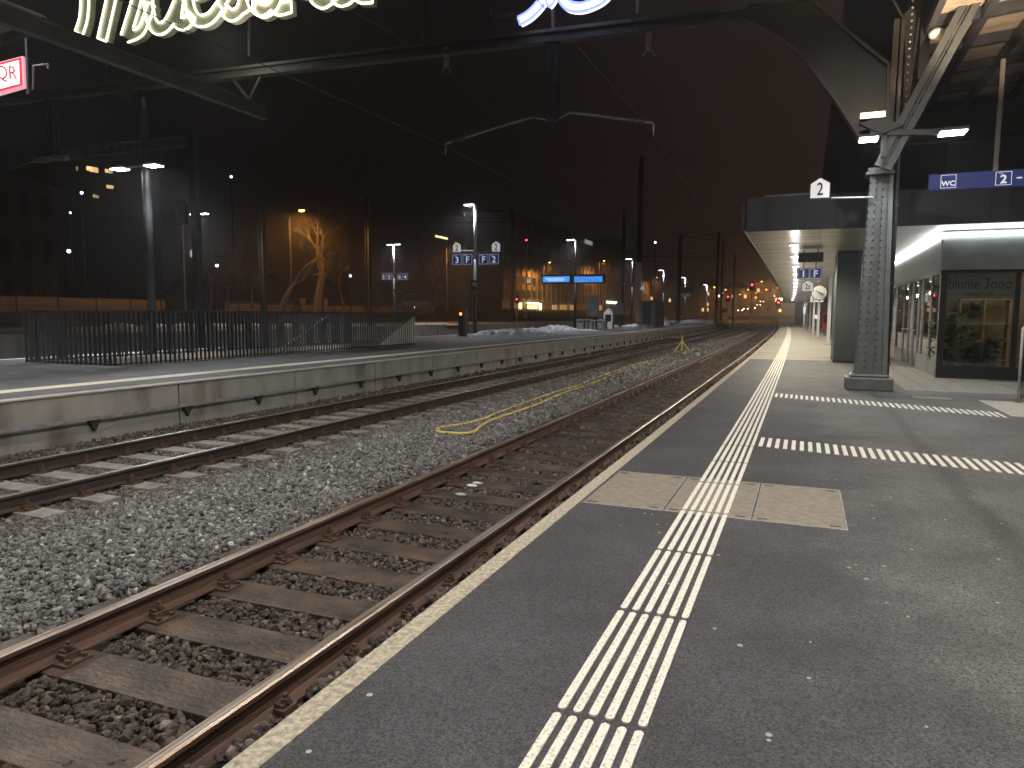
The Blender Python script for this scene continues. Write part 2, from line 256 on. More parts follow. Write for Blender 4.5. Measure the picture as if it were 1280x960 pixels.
# ------------------------------------------------------------------ mesh builder
class MB:
    def __init__(s): s.v = []; s.f = []; s.mi = []
    def add(s, vs, fs, mi=0):
        b = len(s.v); s.v += [tuple(p) for p in vs]; s.f += [tuple(b+i for i in f) for f in fs]; s.mi += [mi]*len(fs)
    def box(s, x0, x1, y0, y1, z0, z1, mi=0):
        s.add([(x, y, z) for z in (z0, z1) for y in (y0, y1) for x in (x0, x1)],
              [(0, 2, 3, 1), (4, 5, 7, 6), (0, 1, 5, 4), (2, 6, 7, 3), (0, 4, 6, 2), (1, 3, 7, 5)], mi); return s
    def cbox(s, c, size, rz=0, mi=0):
        hx, hy, hz = [q/2 for q in size]; ca, sa = math.cos(rz), math.sin(rz); vs = []
        for z in (-hz, hz):
            for y in (-hy, hy):
                for x in (-hx, hx): vs.append((c[0]+x*ca-y*sa, c[1]+x*sa+y*ca, c[2]+z))
        s.add(vs, [(0, 2, 3, 1), (4, 5, 7, 6), (0, 1, 5, 4), (2, 6, 7, 3), (0, 4, 6, 2), (1, 3, 7, 5)], mi); return s
    def bar(s, p, q, w, h, up=(0, 0, 1), mi=0):
        p, q, up = Vector(p), Vector(q), Vector(up); d = (q-p).normalized(); a = d.cross(up)
        if a.length < 1e-4: a = d.cross(Vector((1, 0, 0)))
        a.normalize(); b = a.cross(d).normalized(); vs = []
        for o in (p, q):
            for i, j in ((-1, -1), (1, -1), (1, 1), (-1, 1)): vs.append(o+a*i*w/2+b*j*h/2)
        s.add(vs, [(3, 2, 1, 0), (4, 5, 6, 7), (0, 1, 5, 4), (1, 2, 6, 5), (2, 3, 7, 6), (3, 0, 4, 7)], mi); return s
    def tube(s, pts, r, n=8, mi=0, r2=None, closed=False):
        pts = [Vector(p) for p in pts]; m = len(pts); vs = []; prev = None
        for i, p in enumerate(pts):
            a = pts[(i-1) % m] if (closed or i > 0) else p; b = pts[(i+1) % m] if (closed or i < m-1) else p
            d = (b-a).normalized() if (b-a).length > 1e-9 else Vector((0, 0, 1))
            u = prev-d*prev.dot(d) if prev is not None else (d.cross(Vector((0, 0, 1))) if abs(d.z) < .9 else d.cross(Vector((1, 0, 0))))
            if u.length < 1e-5: u = d.orthogonal()
            u.normalize(); prev = u; w = d.cross(u); rr = r if r2 is None else r+(r2-r)*i/(m-1)
            for k in range(n):
                t = 2*PI*k/n; vs.append(p+u*math.cos(t)*rr+w*math.sin(t)*rr)
        fs = []
        for i in range(m if closed else m-1):
            j = (i+1) % m
            for k in range(n): fs.append((i*n+k, i*n+(k+1) % n, j*n+(k+1) % n, j*n+k))
        if not closed: fs += [tuple(range(n-1, -1, -1)), tuple((m-1)*n+k for k in range(n))]
        s.add(vs, fs, mi); return s
    def disc(s, c, r, h, n=14, axis='Z', mi=0, r2=None):
        c = Vector(c); d = {'Z': Vector((0, 0, h/2)), 'Y': Vector((0, h/2, 0)), 'X': Vector((h/2, 0, 0))}[axis]
        return s.tube([c-d, c+d], r, n, mi, r2)
    def prism(s, pts, d, mi=0):
        """closed 3D polygon pushed along vector d"""
        pts = [Vector(p) for p in pts]; d = Vector(d); n = len(pts)
        s.add(pts+[p+d for p in pts], [tuple(range(n)), tuple(range(2*n-1, n-1, -1))]+[(i, i+n, (i+1) % n+n, (i+1) % n) for i in range(n)], mi); return s
    def sphere(s, c, r, n=10, m=6, sc=(1, 1, 1), mi=0):
        vs = [(c[0], c[1], c[2]-r*sc[2])]; fs = []
        for i in range(1, m):
            a = -PI/2+PI*i/m
            for k in range(n): t = 2*PI*k/n; vs.append((c[0]+r*sc[0]*math.cos(a)*math.cos(t), c[1]+r*sc[1]*math.cos(a)*math.sin(t), c[2]+r*sc[2]*math.sin(a)))
        vs.append((c[0], c[1], c[2]+r*sc[2])); L = len(vs)-1
        for k in range(n): fs.append((0, 1+(k+1) % n, 1+k)); fs.append((L, L-n+k, L-n+(k+1) % n))
        for i in range(m-2):
            for k in range(n): fs.append((1+i*n+k, 1+i*n+(k+1) % n, 1+(i+1)*n+(k+1) % n, 1+(i+1)*n+k))
        s.add(vs, fs, mi); return s
    def build(s, name, mats, parent=None, smooth=False, warp=False, bevel=0, fix=True):
        me = bpy.data.meshes.new(name); off = abs_loc(parent) if parent else Vector((0, 0, 0))
        vs = s.v
        if warp: vs = [(bend(x, y), y, z) for x, y, z in vs]
        me.from_pydata([(x-off.x, y-off.y, z-off.z) for x, y, z in vs], [], s.f)
        if not isinstance(mats, (list, tuple)): mats = [mats]
        for m in mats: me.materials.append(m if not isinstance(m, str) else M[m])
        if len(mats) > 1: me.polygons.foreach_set('material_index', s.mi)
        if fix:
            import bmesh
            bm = bmesh.new(); bm.from_mesh(me); bmesh.ops.recalc_face_normals(bm, faces=bm.faces); bm.to_mesh(me); bm.free()
        if smooth: me.shade_smooth()
        o = bpy.data.objects.new(name, me); COL.objects.link(o)
        if parent: o.parent = parent
        if bevel:
            b = o.modifiers.new('bevel', 'BEVEL'); b.width = bevel; b.segments = 2; b.limit_method = 'ANGLE'
        return o
def abs_loc(o):
    v = Vector((0, 0, 0))
    while o: v += o.location; o = o.parent
    return v
def tag(o, label=None, cat=None, group=None, kind=None):
    if label: o['label'] = label
    if cat: o['category'] = cat
    if group: o['group'] = group
    if kind: o['kind'] = kind
    return o
def thing(name, loc, label, cat, group=None):
    o = bpy.data.objects.new(name, None); COL.objects.link(o); o.location = loc; o.empty_display_size = .1
    return tag(o, label, cat, group)
def struct(mb, name, mats, **k): return tag(mb.build(name, mats, **k), kind='structure')
def copy_tree(o, loc, rz=None, label=None, group=None):
    def rec(src, par):
        c = src.copy(); COL.objects.link(c)
        if par: c.parent = par
        for ch in src.children: rec(ch, c)
        return c
    r = rec(o, None); r.location = loc
    if rz is not None: r.rotation_euler = (0, 0, rz)
    if label: r['label'] = label
    if group: r['group'] = group
    return r
DG = None
def text(name, s, size, mname, parent, loc, rot=(PI/2, 0, 0), ext=.004, off=0, align='CENTER', sx=1):
    cu = bpy.data.curves.new('t', 'FONT'); cu.body = s; cu.size = size; cu.extrude = ext; cu.offset = off; cu.align_x = align; cu.align_y = 'CENTER'; cu.resolution_u = 3
    t = bpy.data.objects.new('t', cu); COL.objects.link(t); bpy.context.view_layer.update()
    me = bpy.data.meshes.new_from_object(t.evaluated_get(bpy.context.evaluated_depsgraph_get()))
    bpy.data.objects.remove(t); me.materials.clear(); me.materials.append(M[mname])
    R = Matrix.Rotation(rot[2], 4, 'Z') @ Matrix.Rotation(rot[1], 4, 'Y') @ Matrix.Rotation(rot[0], 4, 'X') @ Matrix.Scale(sx, 4, (1, 0, 0))
    me.transform(Matrix.Translation(Vector(loc)-(abs_loc(parent) if parent else Vector((0, 0, 0)))) @ R)
    o = bpy.data.objects.new(name, me); COL.objects.link(o)
    if parent: o.parent = parent
    return o

# =================================================================== SETTING
struct(MB().box(-1800, 1800, -300, 2500, -.9, -.72), 'ground', mat('dark_earth', (.03, .027, .024), .95, 0, (.045, .04, .034), .3))
def strip(x0, x1, y0, y1, z, step=4, zb=None):
    m = MB(); n = int((y1-y0)/step); zb = z-.4 if zb is None else zb
    for i in range(n+1):
        y = y0+(y1-y0)*i/n
        m.v += [(x0, y, zb), (x0, y, z), (x1, y, z), (x1, y, zb)]
    for i in range(n):
        a = 4*i; m.f += [(a, a+1, a+5, a+4), (a+1, a+2, a+6, a+5), (a+2, a+3, a+7, a+6)]; m.mi += [0]*3
    m.f += [(0, 1, 2, 3), (4*n, 4*n+1, 4*n+2, 4*n+3)]; m.mi += [0, 0]
    return m
struct(strip(-9.8, -1.6, -6, 260, -.575, zb=-.71), 'ballast_bed', 'bed', warp=True)
struct(strip(-30.3, -18.7, -6, 260, -.575, zb=-.71), 'ballast_bed', 'bed', warp=True)
struct(strip(-1.56, 14, -8, 135, 0, zb=-.7), 'platform', 'asphalt', warp=True)
struct(strip(-1.67, -1.562, -8, 135, .003, zb=-.7), 'kerb', 'kerb', warp=True)
# island platform with the stair opening
PZ = .28
m = MB(); sx0, sx1, sy0, sy1 = -16.2, -13.75, 11.4, 23.4
n0 = strip(-18.65, -9.9, -6, sy0, PZ, zb=-.7); n1 = strip(-18.65, -9.9, sy1, 118, PZ, zb=-.7)
n2 = strip(-18.65, sx0, sy0, sy1, PZ, zb=-.7); n3 = strip(sx1, -9.9, sy0, sy1, PZ, zb=-.7)
for q in (n0, n1, n2, n3): m.add(q.v, q.f)
struct(m, 'platform', 'asph2', warp=True)
m = MB()
for i in range(41):
    y = -6+i*3.02
    q = strip(-9.9, -9.75, y, y+2.985, PZ-.012, 1.5, zb=-.7); m.add(q.v, q.f)
struct(m, 'platform_edge', 'pwall', warp=True, bevel=.012)
struct(strip(-9.9, -9.72, -6, 118, PZ+.012, zb=PZ-.011), 'coping', mat('coping_concrete', (.55, .53, .49), .8, 0, (.42, .40, .37), 6), warp=True)
struct(strip(-11.15, -10.75, -6, 115, PZ+.004, zb=PZ-.01), 'guide_line', mat('island_guide_line', (.80, .76, .64), .7, 0, (.62, .58, .49), 25), warp=True)
struct(strip(-18.6, -18.35, -6, 115, PZ+.004, zb=PZ-.01), 'guide_line', M['guide'], warp=True)
# third platform, beyond two hidden tracks
struct(strip(-46, -30.2, -6, 112, .5, zb=-.7), 'platform', 'asph2', warp=True)
struct(strip(-30.19, -30.1, -6, 112, .52, zb=-.7), 'platform_edge', 'pwall', warp=True)
struct(strip(-31.6, -31.1, -6, 110, .504, zb=.49), 'guide_line', M['guide'], warp=True)
# street terrace above the retaining wall
struct(MB().box(-400, -50.3, -60, 420, -.7, 1.2), 'street', mat('street_asphalt', (.05, .048, .045), .8, 0, (.07, .066, .06), 2))
rw = MB().box(-50.3, -50, -60, 420, -.7, 1.5)
tag(rw.build('retaining_wall', 'concrete_dark'), 'long dark concrete retaining wall below the street fence', 'wall')

# guide strips on the near platform: six raised bars, one metre tiles
m = MB(); x0 = -.79; w = .0325; g = .0275
for k in range(6):
    xa = x0+k*(w+g)
    for j in range(-2, 116):
        y0 = 1.42+j*.985+k*0; y = y0
        if y < 0: continue
        c = .012; vs = [(xa, y+c, 0), (xa, y+.955-c, 0), (xa+w*.3, y+.955, 0), (xa+w*.7, y+.955, 0), (xa+w, y+.955-c, 0), (xa+w, y+c, 0), (xa+w*.7, y, 0), (xa+w*.3, y, 0)]
        zt = .0075 if not (5.1 < y < 6.4) else .0075
        m.prism([(a, b, 0.0) for a, b, _ in vs], (0, 0, zt))
struct(m, 'guide_line', 'guide', warp=True)
def crossbars(pa, pb, n, length, label=None):
    m = MB(); pa, pb = Vector(pa), Vector(pb)
    for i in range(n):
        p = pa.lerp(pb, i/(n-1)); m.prism([(p.x-.021, p.y-length/2, .001), (p.x+.021, p.y-length/2, .001), (p.x+.021, p.y+length/2, .001), (p.x-.021, p.y+length/2, .001)], (0, 0, .006))
    return struct(m, 'guide_line', 'guide')
crossbars((-.40, 8.66, 0), (2.35, 8.0, 0), 33, .62)
crossbars((-.42, 13.95, 0), (2.75, 12.5, 0), 38, .62)
# pavers near the shop
m = MB()
for i in range(5):
    for j in range(36): m.box(1.9+i*.41, 1.9+i*.41+.4, 15.9+j*.61, 15.9+j*.61+.6, .001, .006)
for i in range(14):
    for j in range(5): m.box(3.96+i*.61, 3.96+i*.61+.6, 15.9+j*.61, 15.9+j*.61+.6, .001, .006)
struct(m, 'paving', 'paver')
struct(MB().box(2.86, 6, 12.35, 14.55, .001, .007), 'paving', mat('pale_slab', (.42, .40, .34), .75, 0, (.33, .31, .27), 9))
struct(strip(-1.55, 1.88, 25.5, 134, .004, zb=.001), 'paving', mat('pale_platform_concrete', (.36, .33, .27), .75, 0, (.22, .20, .165), 1.4, stretch=(.2, 1, 1)), warp=True)
# dropped gum
m = MB()
for px, py in [(386,940),(462,869),(898,694),(893,786),(925,807),(1013,803),(961,919),(961,926),(1158,909),(1108,754),(1135,771),(1083,724),(1070,706),(1105,708),(1140,687),(1252,655),(1248,699),(1226,614),(1206,670),(776,657),(806,642),(815,643),(822,656),(824,666),(1247,754),(1182,650),(1090,632),(1092,648),(1045,600),(1210,560)]+[(random.uniform(820,1270),random.uniform(600,900)) for _ in range(8)]:
    p = gz(px, py); r = random.uniform(.006, .013)
    m.disc((p.x, p.y, .0015), r, .002, 9)
tag(m.build('chewing_gum', mat('trodden_gum', (.40, .36, .31), .7)), 'pale trodden gum spots on the asphalt', 'gum', kind='stuff')

# =================================================================== BALLAST STONES
def stones():
    phi = (1+5**.5)/2
    iv = np.array([(-1, phi, 0), (1, phi, 0), (-1, -phi, 0), (1, -phi, 0), (0, -1, phi), (0, 1, phi), (0, -1, -phi), (0, 1, -phi), (phi, 0, -1), (phi, 0, 1), (-phi, 0, -1), (-phi, 0, 1)])/1.9
    it = np.array([(0,11,5),(0,5,1),(0,1,7),(0,7,10),(0,10,11),(1,5,9),(5,11,4),(11,10,2),(10,7,6),(7,1,8),(3,9,4),(3,4,2),(3,2,6),(3,6,8),(3,8,9),(4,9,5),(2,4,11),(6,2,10),(8,6,7),(9,8,1)])
    P = []; Sz = []
    for (y0, y1, dens, sc) in ((.4, 7, 1500, .85), (7, 12, 900, .95), (12, 20, 330, 1.35), (20, 34, 150, 1.9), (34, 60, 50, 2.8)):
        x0, x1 = -9.7, -1.7; n = int((x1-x0)*(y1-y0)*dens)
        x = rng.uniform(x0, x1, n); y = rng.uniform(y0, y1, n)
        # keep what the lens can see, plus a margin for a step aside
        keep = (x > -1.35*y-5.0)
        P.append(np.stack([x, y], 1)[keep]); Sz.append(np.full(keep.sum(), sc))
    P = np.concatenate(P); sc = np.concatenate(Sz); x, y = P[:, 0], P[:, 1]
    # sleepers stay mostly bare
    ph1 = ((y-2.08)/.6) % 1; on1 = (np.abs(x+3.115) < 1.27) & ((ph1 < .235) | (ph1 > .765))
    ph2 = ((y-2.30)/.6) % 1; on2 = (np.abs(x+7.96) < 1.27) & ((ph2 < .2) | (ph2 > .8))
    rail = ((x < -2.25) & (x > -2.46)) | (np.abs(x+3.87) < .10) | (np.abs(x+7.21) < .10) | (np.abs(x+8.71) < .10)
    keep = ~((on1 | on2) & (rng.random(len(x)) > .10)) & ~rail
    x, y, sc = x[keep], y[keep], sc[keep]; n = len(x)
    z = np.full(n, -.545)
    z += np.where(np.abs(x+5.5) < 1.1, .055*(1-np.abs(x+5.5)/1.1)+.02, 0)
    z += np.where(x < -9.0, .10*np.clip((-9.0-x)/.6, 0, 1), 0)+np.where(x > -2.26, .105, 0)
    intrack = (np.abs(x+3.115) < 1.3) | (np.abs(x+7.96) < 1.3)
    z += rng.uniform(-.022, .020, n)-np.where(intrack, .002, 0)
    r = rng.uniform(.015, .036, n)*sc*(1+.25*(rng.random(n) > .9))
    A = rng.normal(size=(n, 4)); A /= np.linalg.norm(A, axis=1)[:, None]; a, b, c, d = A.T
    R = np.stack([1-2*(c*c+d*d), 2*(b*c-a*d), 2*(b*d+a*c), 2*(b*c+a*d), 1-2*(b*b+d*d), 2*(c*d-a*b), 2*(b*d-a*c), 2*(c*d+a*b), 1-2*(b*b+c*c)], 1).reshape(n, 3, 3)
    base = iv[None]*(1+rng.uniform(-.28, .28, (n, 12, 1)))+rng.uniform(-.12, .12, (n, 12, 3))
    base = np.clip(base, -.82, .82)*np.stack([rng.uniform(.9, 1.5, n), rng.uniform(.75, 1.1, n), rng.uniform(.55, .9, n)], 1)[:, None, :]
    V = np.einsum('nij,nkj->nki', R, base)*r[:, None, None]
    xb = np.where(y > 0, x-1.3e-4*y*y, x)
    V[:, :, 0] += xb[:, None]; V[:, :, 1] += y[:, None]; V[:, :, 2] += z[:, None]
    V = V.reshape(-1, 3); T = (it[None]+(np.arange(n)*12)[:, None, None]).reshape(-1)
    me = bpy.data.meshes.new('ballast_stones'); me.vertices.add(len(V)); me.vertices.foreach_set('co', V.ravel())
    me.loops.add(len(T)); me.loops.foreach_set('vertex_index', T.astype(np.int32))
    nf = len(T)//3; me.polygons.add(nf); me.polygons.foreach_set('loop_start', (np.arange(nf)*3).astype(np.int32))
    me.update(calc_edges=True); me.shade_flat(); me.materials.append(M['stones'])
    o = bpy.data.objects.new('ballast_stones', me); COL.objects.link(o)
    tag(o, 'crushed stone ballast around the two nearest tracks', 'ballast', kind='stuff'); print('stones', n)
stones()

# =================================================================== TRACKS
def rail_mb(x, y0, y1, top=-.34):
    prof = [(-.07, 0), (.07, 0), (.07, .012), (.012, .03), (.010, .112), (.036, .128), (.036, .152), (.024, .161), (-.024, .161), (-.036, .152), (-.036, .128), (-.010, .112), (-.012, .03), (-.07, .012)]
    m = MB(); ys = list(np.arange(y0, min(y1, 30), 3.0))+list(np.arange(30, y1+1, 6.0)) if y1 > 30 else list(np.arange(y0, y1, 3.)); n = len(prof)
    for y in ys:
        for a, b in prof: m.v.append((x+a, y, top-.162+b))
    for i in range(len(ys)-1):
        for k in range(n):
            k2 = (k+1) % n; m.f.append((i*n+k, i*n+k2, (i+1)*n+k2, (i+1)*n+k)); m.mi.append(1 if k in (6, 7, 8) else 0)
    m.f += [tuple(range(n)), tuple((len(ys)-1)*n+k for k in range(n))]; m.mi += [0, 0]
    return m
def fastening_mb():
    m = MB(); m.box(-.17, .17, -.085, .085, -.512, -.498)
    for s in (-1, 1):
        m.box(min(s*.052, s*.118), max(s*.052, s*.118), -.05, .05, -.498, -.462)
        m.box(min(s*.045, s*.10), max(s*.045, s*.10), -.035, .035, -.468, -.445)
        m.disc((s*.088, 0, -.425), .013, .05, 8); m.disc((s*.088, 0, -.432), .024, .024, 6)
        for q in (-1, 1): m.disc((s*.145, q*.05, -.49), .018, .025, 6)
    return m
def track(xc, y0, y1, label, fast_until, wood=True, sleepers=100, detail=True, ph=2.08, tops='railtop'):
    t = thing('railway_track', (xc, y0, -.51), label, 'railway track')
    for s in (-1, 1):
        r = rail_mb(xc+s*.752, y0, y1).build('rail', ['rust' if wood else 'rust_dark', tops], t, warp=True)
    if wood: sm = MB().box(-1.25, 1.25, -.15, .15, -.67, -.512)
    else: sm = MB().box(-1.25, 1.25, -.13, .13, -.67, -.507)
    base = None; k0 = math.ceil((max(y0, 0)-ph)/.6); cnt = 0; rest = MB()
    y = ph+k0*.6; fm = None
    while y < y1:
        x = bend(xc, y)
        if detail and cnt < sleepers:
            if base is None:
                base = sm.build('sleeper', 'wood' if wood else 'csleeper', None, bevel=.008); o = base
                me_f = fastening_mb().build('fastening', 'iron'); o2 = me_f
            else: o = base.copy(); COL.objects.link(o)
            # varied meshes would look better: shift the object so that world based textures differ
            o.parent = t; o.location = (x-xc, y-y0, .51+random.uniform(-.004, .002)); o.rotation_euler = (0, 0, random.uniform(-.012, .012)+(PI if random.random() < .5 else 0)*0)
            if y < fast_until:
                for s in (-1, 1):
                    if cnt == 0 and s == -1: f = me_f
                    else: f = me_f.copy(); COL.objects.link(f)
                    f.parent = o; f.location = (s*.752, 0, .002)
        else: rest.box(xc-1.25, xc+1.25, y-.125, y+.125, -.6, -.512)
        cnt += 1; y += .6
    if rest.v:
        o = rest.build('sleeper', 'wood' if wood else 'csleeper', t, warp=True, fix=False); o['kind'] = 'stuff'
    return t
def wobj(mname):   # sleepers take a random per-object offset so copies differ
    m = M[mname]; n = m.node_tree.nodes; l = m.node_tree.links
    oi = n.new('ShaderNodeObjectInfo'); mp = next(x for x in n if x.type == 'MAPPING'); mu = n.new('ShaderNodeMath'); mu.operation = 'MULTIPLY'; mu.inputs[1].default_value = 37
    l.new(oi.outputs['Random'], mu.inputs[0]); cx = n.new('ShaderNodeCombineXYZ'); [l.new(mu.outputs[0], cx.inputs[i]) for i in range(3)]; l.new(cx.outputs[0], mp.inputs['Location'])
wobj('wood'); wobj('csleeper'); wobj('iron')
track(-3.115, -3, 200, 'nearest railway track with rusty brown rails on dark wooden sleepers', 30, tops='railtop_worn')
track(-7.96, -3, 200, 'second railway track with shiny rails beside the island platform wall', 34, wood=False, ph=2.30)
track(-21.6, -3, 220, 'dark track just behind the island platform', 0, detail=False)
track(-27.2, -3, 220, 'dark track in front of the third platform', 0, detail=False)

# cable pipe and brackets along the island platform wall
t = thing('cable_pipe', (-9.68, 0, -.1), 'grey cable pipe on brackets along the island platform wall', 'pipe')
strip(-9.70, -9.645, -6, 110, -.075, zb=-.125).build('pipe', 'galv', t, warp=True)
pb = None
for i in range(60):
    y = .45+i*1.75
    if pb is None: pb = MB().prism([(-.06, -.10, 0), (-.06, .10, 0), (-.06, .0, -.17)], (.07, 0, 0)).build('bracket', 'rust_dark'); o = pb
    else: o = pb.copy(); COL.objects.link(o)
    o.parent = t; o.location = (bend(-9.68, y)+9.68, y, -.028)

# concrete trough covers across the near platform
def cover(xa, xb, label):
    t = thing('concrete_cover', ((xa+xb)/2, 5.85, 0), label, 'floor cover', 'concrete covers set across the platform')
    MB().box(xa+.012, xb-.012, 5.27, 6.47, .0, .005).build('slab', 'cover', t)
    f = MB(); f.box(xa, xb, 5.255, 5.268, 0, .0062); f.box(xa, xb, 6.472, 6.485, 0, .0062); f.box(xb-.010, xb+.002, 5.269, 6.471, 0, .0062)
    f.build('frame', 'galv', t)
    for q in (.12, .88):
        for yy in (5.33, 6.41): MB().cbox((xa+(xb-xa)*q, yy, .0058), (.07, .018, .003)).build('lifting_slot', 'black', t)
cover(-1.55, -.925, 'pale concrete cover slab beside the platform edge')
cover(-.925, -.30, 'middle concrete cover slab crossed by the white guide bars')
cover(-.30, .33, 'brown grey concrete cover slab right of the white guide bars')
# concrete at joints of the kerb
# =================================================================== RIVETED COLUMN
cx, cy = 1.22, 15.85
t = thing('iron_column', (cx, cy, 0), 'tapering grey riveted iron column on a block foot, the only one in view', 'column')
b = MB(); b.cbox((cx, cy, .13), (.84, .72, .26)); b.cbox((cx, cy, .29), (.70, .60, .06)); b.build('foot', 'steel', t, bevel=.03)
sh = MB()
def frustum(m, wx0, wy0, wx1, wy1, z0, z1, ox=0, oy=0, lean=0):
    vs = []
    for wx, wy, z, l in ((wx0, wy0, z0, 0), (wx1, wy1, z1, lean)):
        for a, c in ((-1, -1), (1, -1), (1, 1), (-1, 1)): vs.append((cx+ox+l+a*wx/2, cy+oy+c*wy/2, z))
    m.add(vs, [(3, 2, 1, 0), (4, 5, 6, 7), (0, 1, 5, 4), (1, 2, 6, 5), (2, 3, 7, 6), (3, 0, 4, 7)])
frustum(sh, .20, .44, .13, .30, .32, 4.15, -.16, 0, .065); frustum(sh, .20, .44, .13, .30, .32, 4.15, .16, 0, -.03)
frustum(sh, .30, .34, .20, .24, .32, 4.15)
frustum(sh, .10, .50, .08, .36, .32, 4.15, .26, 0, -.06)
sh.build('shaft', 'steel', t, bevel=.008)
rv = MB()
for i in range(27):
    z = .45+i*.137; k = (z-.32)/3.83
    for xx, yy in ((-.225+.075*k, -.221+.07*k), (-.10+.06*k, -.221+.07*k), (.10-.03*k, -.221+.07*k), (.215-.05*k, -.221+.07*k)): rv.sphere((cx+xx, cy+yy-.004, z), .020, 7, 5)
rv.build('rivets', mat('rivet_head', (.05, .055, .055), .55), t)
cp = MB(); cp.cbox((cx+.01, cy, 4.18), (.50, .42, .06)); cp.cbox((cx+.01, cy, 4.25), (.42, .36, .08)); cp.build('capital', 'steel', t, bevel=.01)
t = thing('rain_pipe', (1.55, 15.95, 0), 'thin grey drain pipe running up the right side of the riveted column', 'pipe')
MB().tube([(1.56, 16.05, 0), (1.56, 16.05, 4.9), (1.62, 16.05, 5.4), (1.62, 16.05, 7.5)], .045, 10).build('pipe', 'steel_dark', t, smooth=True)
cl = MB(); [cl.disc((1.56, 16.05, z), .06, .05, 10) for z in (.5, 2.1, 3.6)]; cl.build('clamp', 'steel_dark', t)

# =================================================================== HALL END FRAME
t = thing('hall_portal', (1.2, 15.6, 4.3), 'brown steel end frame of the train hall with long tie beam and curved haunch', 'portal frame')
low = [gy(px, py, 15.6) for px, py in [(880,30),(905,27),(935,27),(960,38),(985,55),(1005,75),(1020,95),(1045,128),(1062,155),(1073,172)]]
top = [gy(px, py, 15.6) for px, py in [(1108,172),(1108,155),(1110,82),(1075,55),(1040,25),(1015,2),(935,10),(885,17)]]
MB().prism(low+top, (0, .08, 0)).build('haunch_plate', 'brownsteel', t)
fl = MB()
for i in range(len(low)-1): fl.bar(low[i]+Vector((0, -.02, 0)), low[i+1]+Vector((0, -.02, 0)), .32, .05, (0, 0, 1) if i < 2 else (1, 0, .3))
for i in range(1, len(top)-2): fl.bar(top[i]+Vector((0, .0, 0)), top[i+1], .26, .05, (1, 0, .2) if i < 5 else (0, 0, 1))
fl.build('flange', 'brownsteel', t)
A, B_ = gy(-60, 133, 15.6), gy(900, 21, 15.6); gm = MB()
for dz, w, h in ((.10, .22, .07), (-.10, .22, .08), (0, .05, .22)): gm.bar(A+Vector((0, 0, dz)), B_+Vector((0, 0, dz)), w, h)
B2 = gy(1120, -35, 15.6)
gm.build('tie_beam', 'brownsteel', t)
st = MB()
for px, r0, r1 in ((62, 120, 195), (70, 122, 196), (57, 121, 195)):
    st.bar(gy(px, r0, 15.6), gy(px+3, r1, 15.6), .06, .06)
st.build('hanger', 'steel_dark', t)
st = MB(); st.bar(gy(686, 42, 15.6), gy(686, 150, 15.6), .07, .1); st.bar(gy(697, 42, 15.6), gy(696, 150, 15.6), .07, .1)
[st.bar(gy(686, y, 15.6), gy(697, y+9, 15.6), .03, .03) for y in range(48, 140, 14)]; st.bar(gy(684, 150, 15.6), gy(698, 150, 15.6), .12, .06); st.bar(gy(690, 150, 15.6), gy(690, 159, 15.6), .08, .08)
st.build('drop_post', 'steel_dark', t)
st = MB()
for a, b in (((283,88),(312,125)), ((331,86),(312,125)), ((530,-10),(530,48)), ((535,-10),(535,48)), ((132,78),(132,103)), ((312,-10),(312,70)), ((611,-10),(613,38)), ((613,22),(660,15)), ((797,-6),(797,18)), ((690,-10),(692,40))):
    MB().bar(gy(*a, 15.6), gy(*b, 15.6), .07, .07).build('strut', 'brownsteel', t)
t2 = thing('diagonal_brace', (1.24, 15.4, 4.3), 'grey double channel brace leaning right from the top of the iron column', 'brace')
a, b = Vector((1.24, 15.4, 4.22)), gy(1222, -12, 15.4); dn = Vector(((b-a).z, 0, -(b-a).x)).normalized()
st = MB(); [st.bar(a+dn*s*.095, b+dn*s*.095, .12, .13, (0, 1, 0)) for s in (-1, 1)]; st.bar(a+Vector((0, .04, 0)), b+Vector((0, .04, 0)), .04, .1, (0, 1, 0)); st.build('channel', mat('brace_steel', (.085, .088, .085), .5, 0, (.06, .062, .06), 4, .2, 50), t2)
t3 = thing('riveted_rib', (1.5, 15.8, 5.1), 'slender curved steel rib with bright rivets above the column, lit from below', 'roof rib')
rb = MB(); c1 = [gy(px, py, 15.8) for px, py in [(1129,146),(1131,110),(1133,70),(1132,45),(1127,20),(1118,2),(1112,-8)]]
c2 = [gy(px, py, 15.8) for px, py in [(1134,138),(1138,110),(1143,70),(1148,30),(1153,-8)]]
c3 = [gy(px, py, 15.8) for px, py in [(1131,140),(1134,100),(1137,60),(1140,25),(1142,-8)]]
rb.tube(c1, .022, 6); rb.tube(c2, .022, 6); rb.build('flange', 'brownsteel', t3)
wb = MB(); wb.prism([p+Vector((0, .05, 0)) for p in c1[:5]]+[p+Vector((0, .05, 0)) for p in reversed(c2[1:])], (0, .02, 0)); wb.build('web', 'steel_dark', t3)
rv = MB()
for i in range(len(c3)-1):
    for k in range(4): p = c3[i].lerp(c3[i+1], k/4); rv.sphere((p.x, p.y+.03, p.z), .022, 6, 4)
rv.build('rivets', mat('painted_glint_rivet', (.8, .7, .5), .3, .6), t3)  # rivets coloured bright and warm to paint in the uplight's glints
t4 = thing('hall_column_extension', (1.4, 15.8, 4.3), 'brown upright steel posts between column top and hall roof', 'steel post')
MB().bar(gy(1109, 205, 15.8), gy(1121, 25, 15.8), .10, .14, (0, 1, 0)).bar(gy(1118, 205, 15.8), gy(1129, 25, 15.8), .06, .14, (0, 1, 0)).build('post', 'brownsteel', t4)
MB().bar(gy(1152, 100, 15.9), gy(1160, -10, 15.9), .16, .2, (0, 1, 0)).build('stanchion', 'steel_dark', t4)
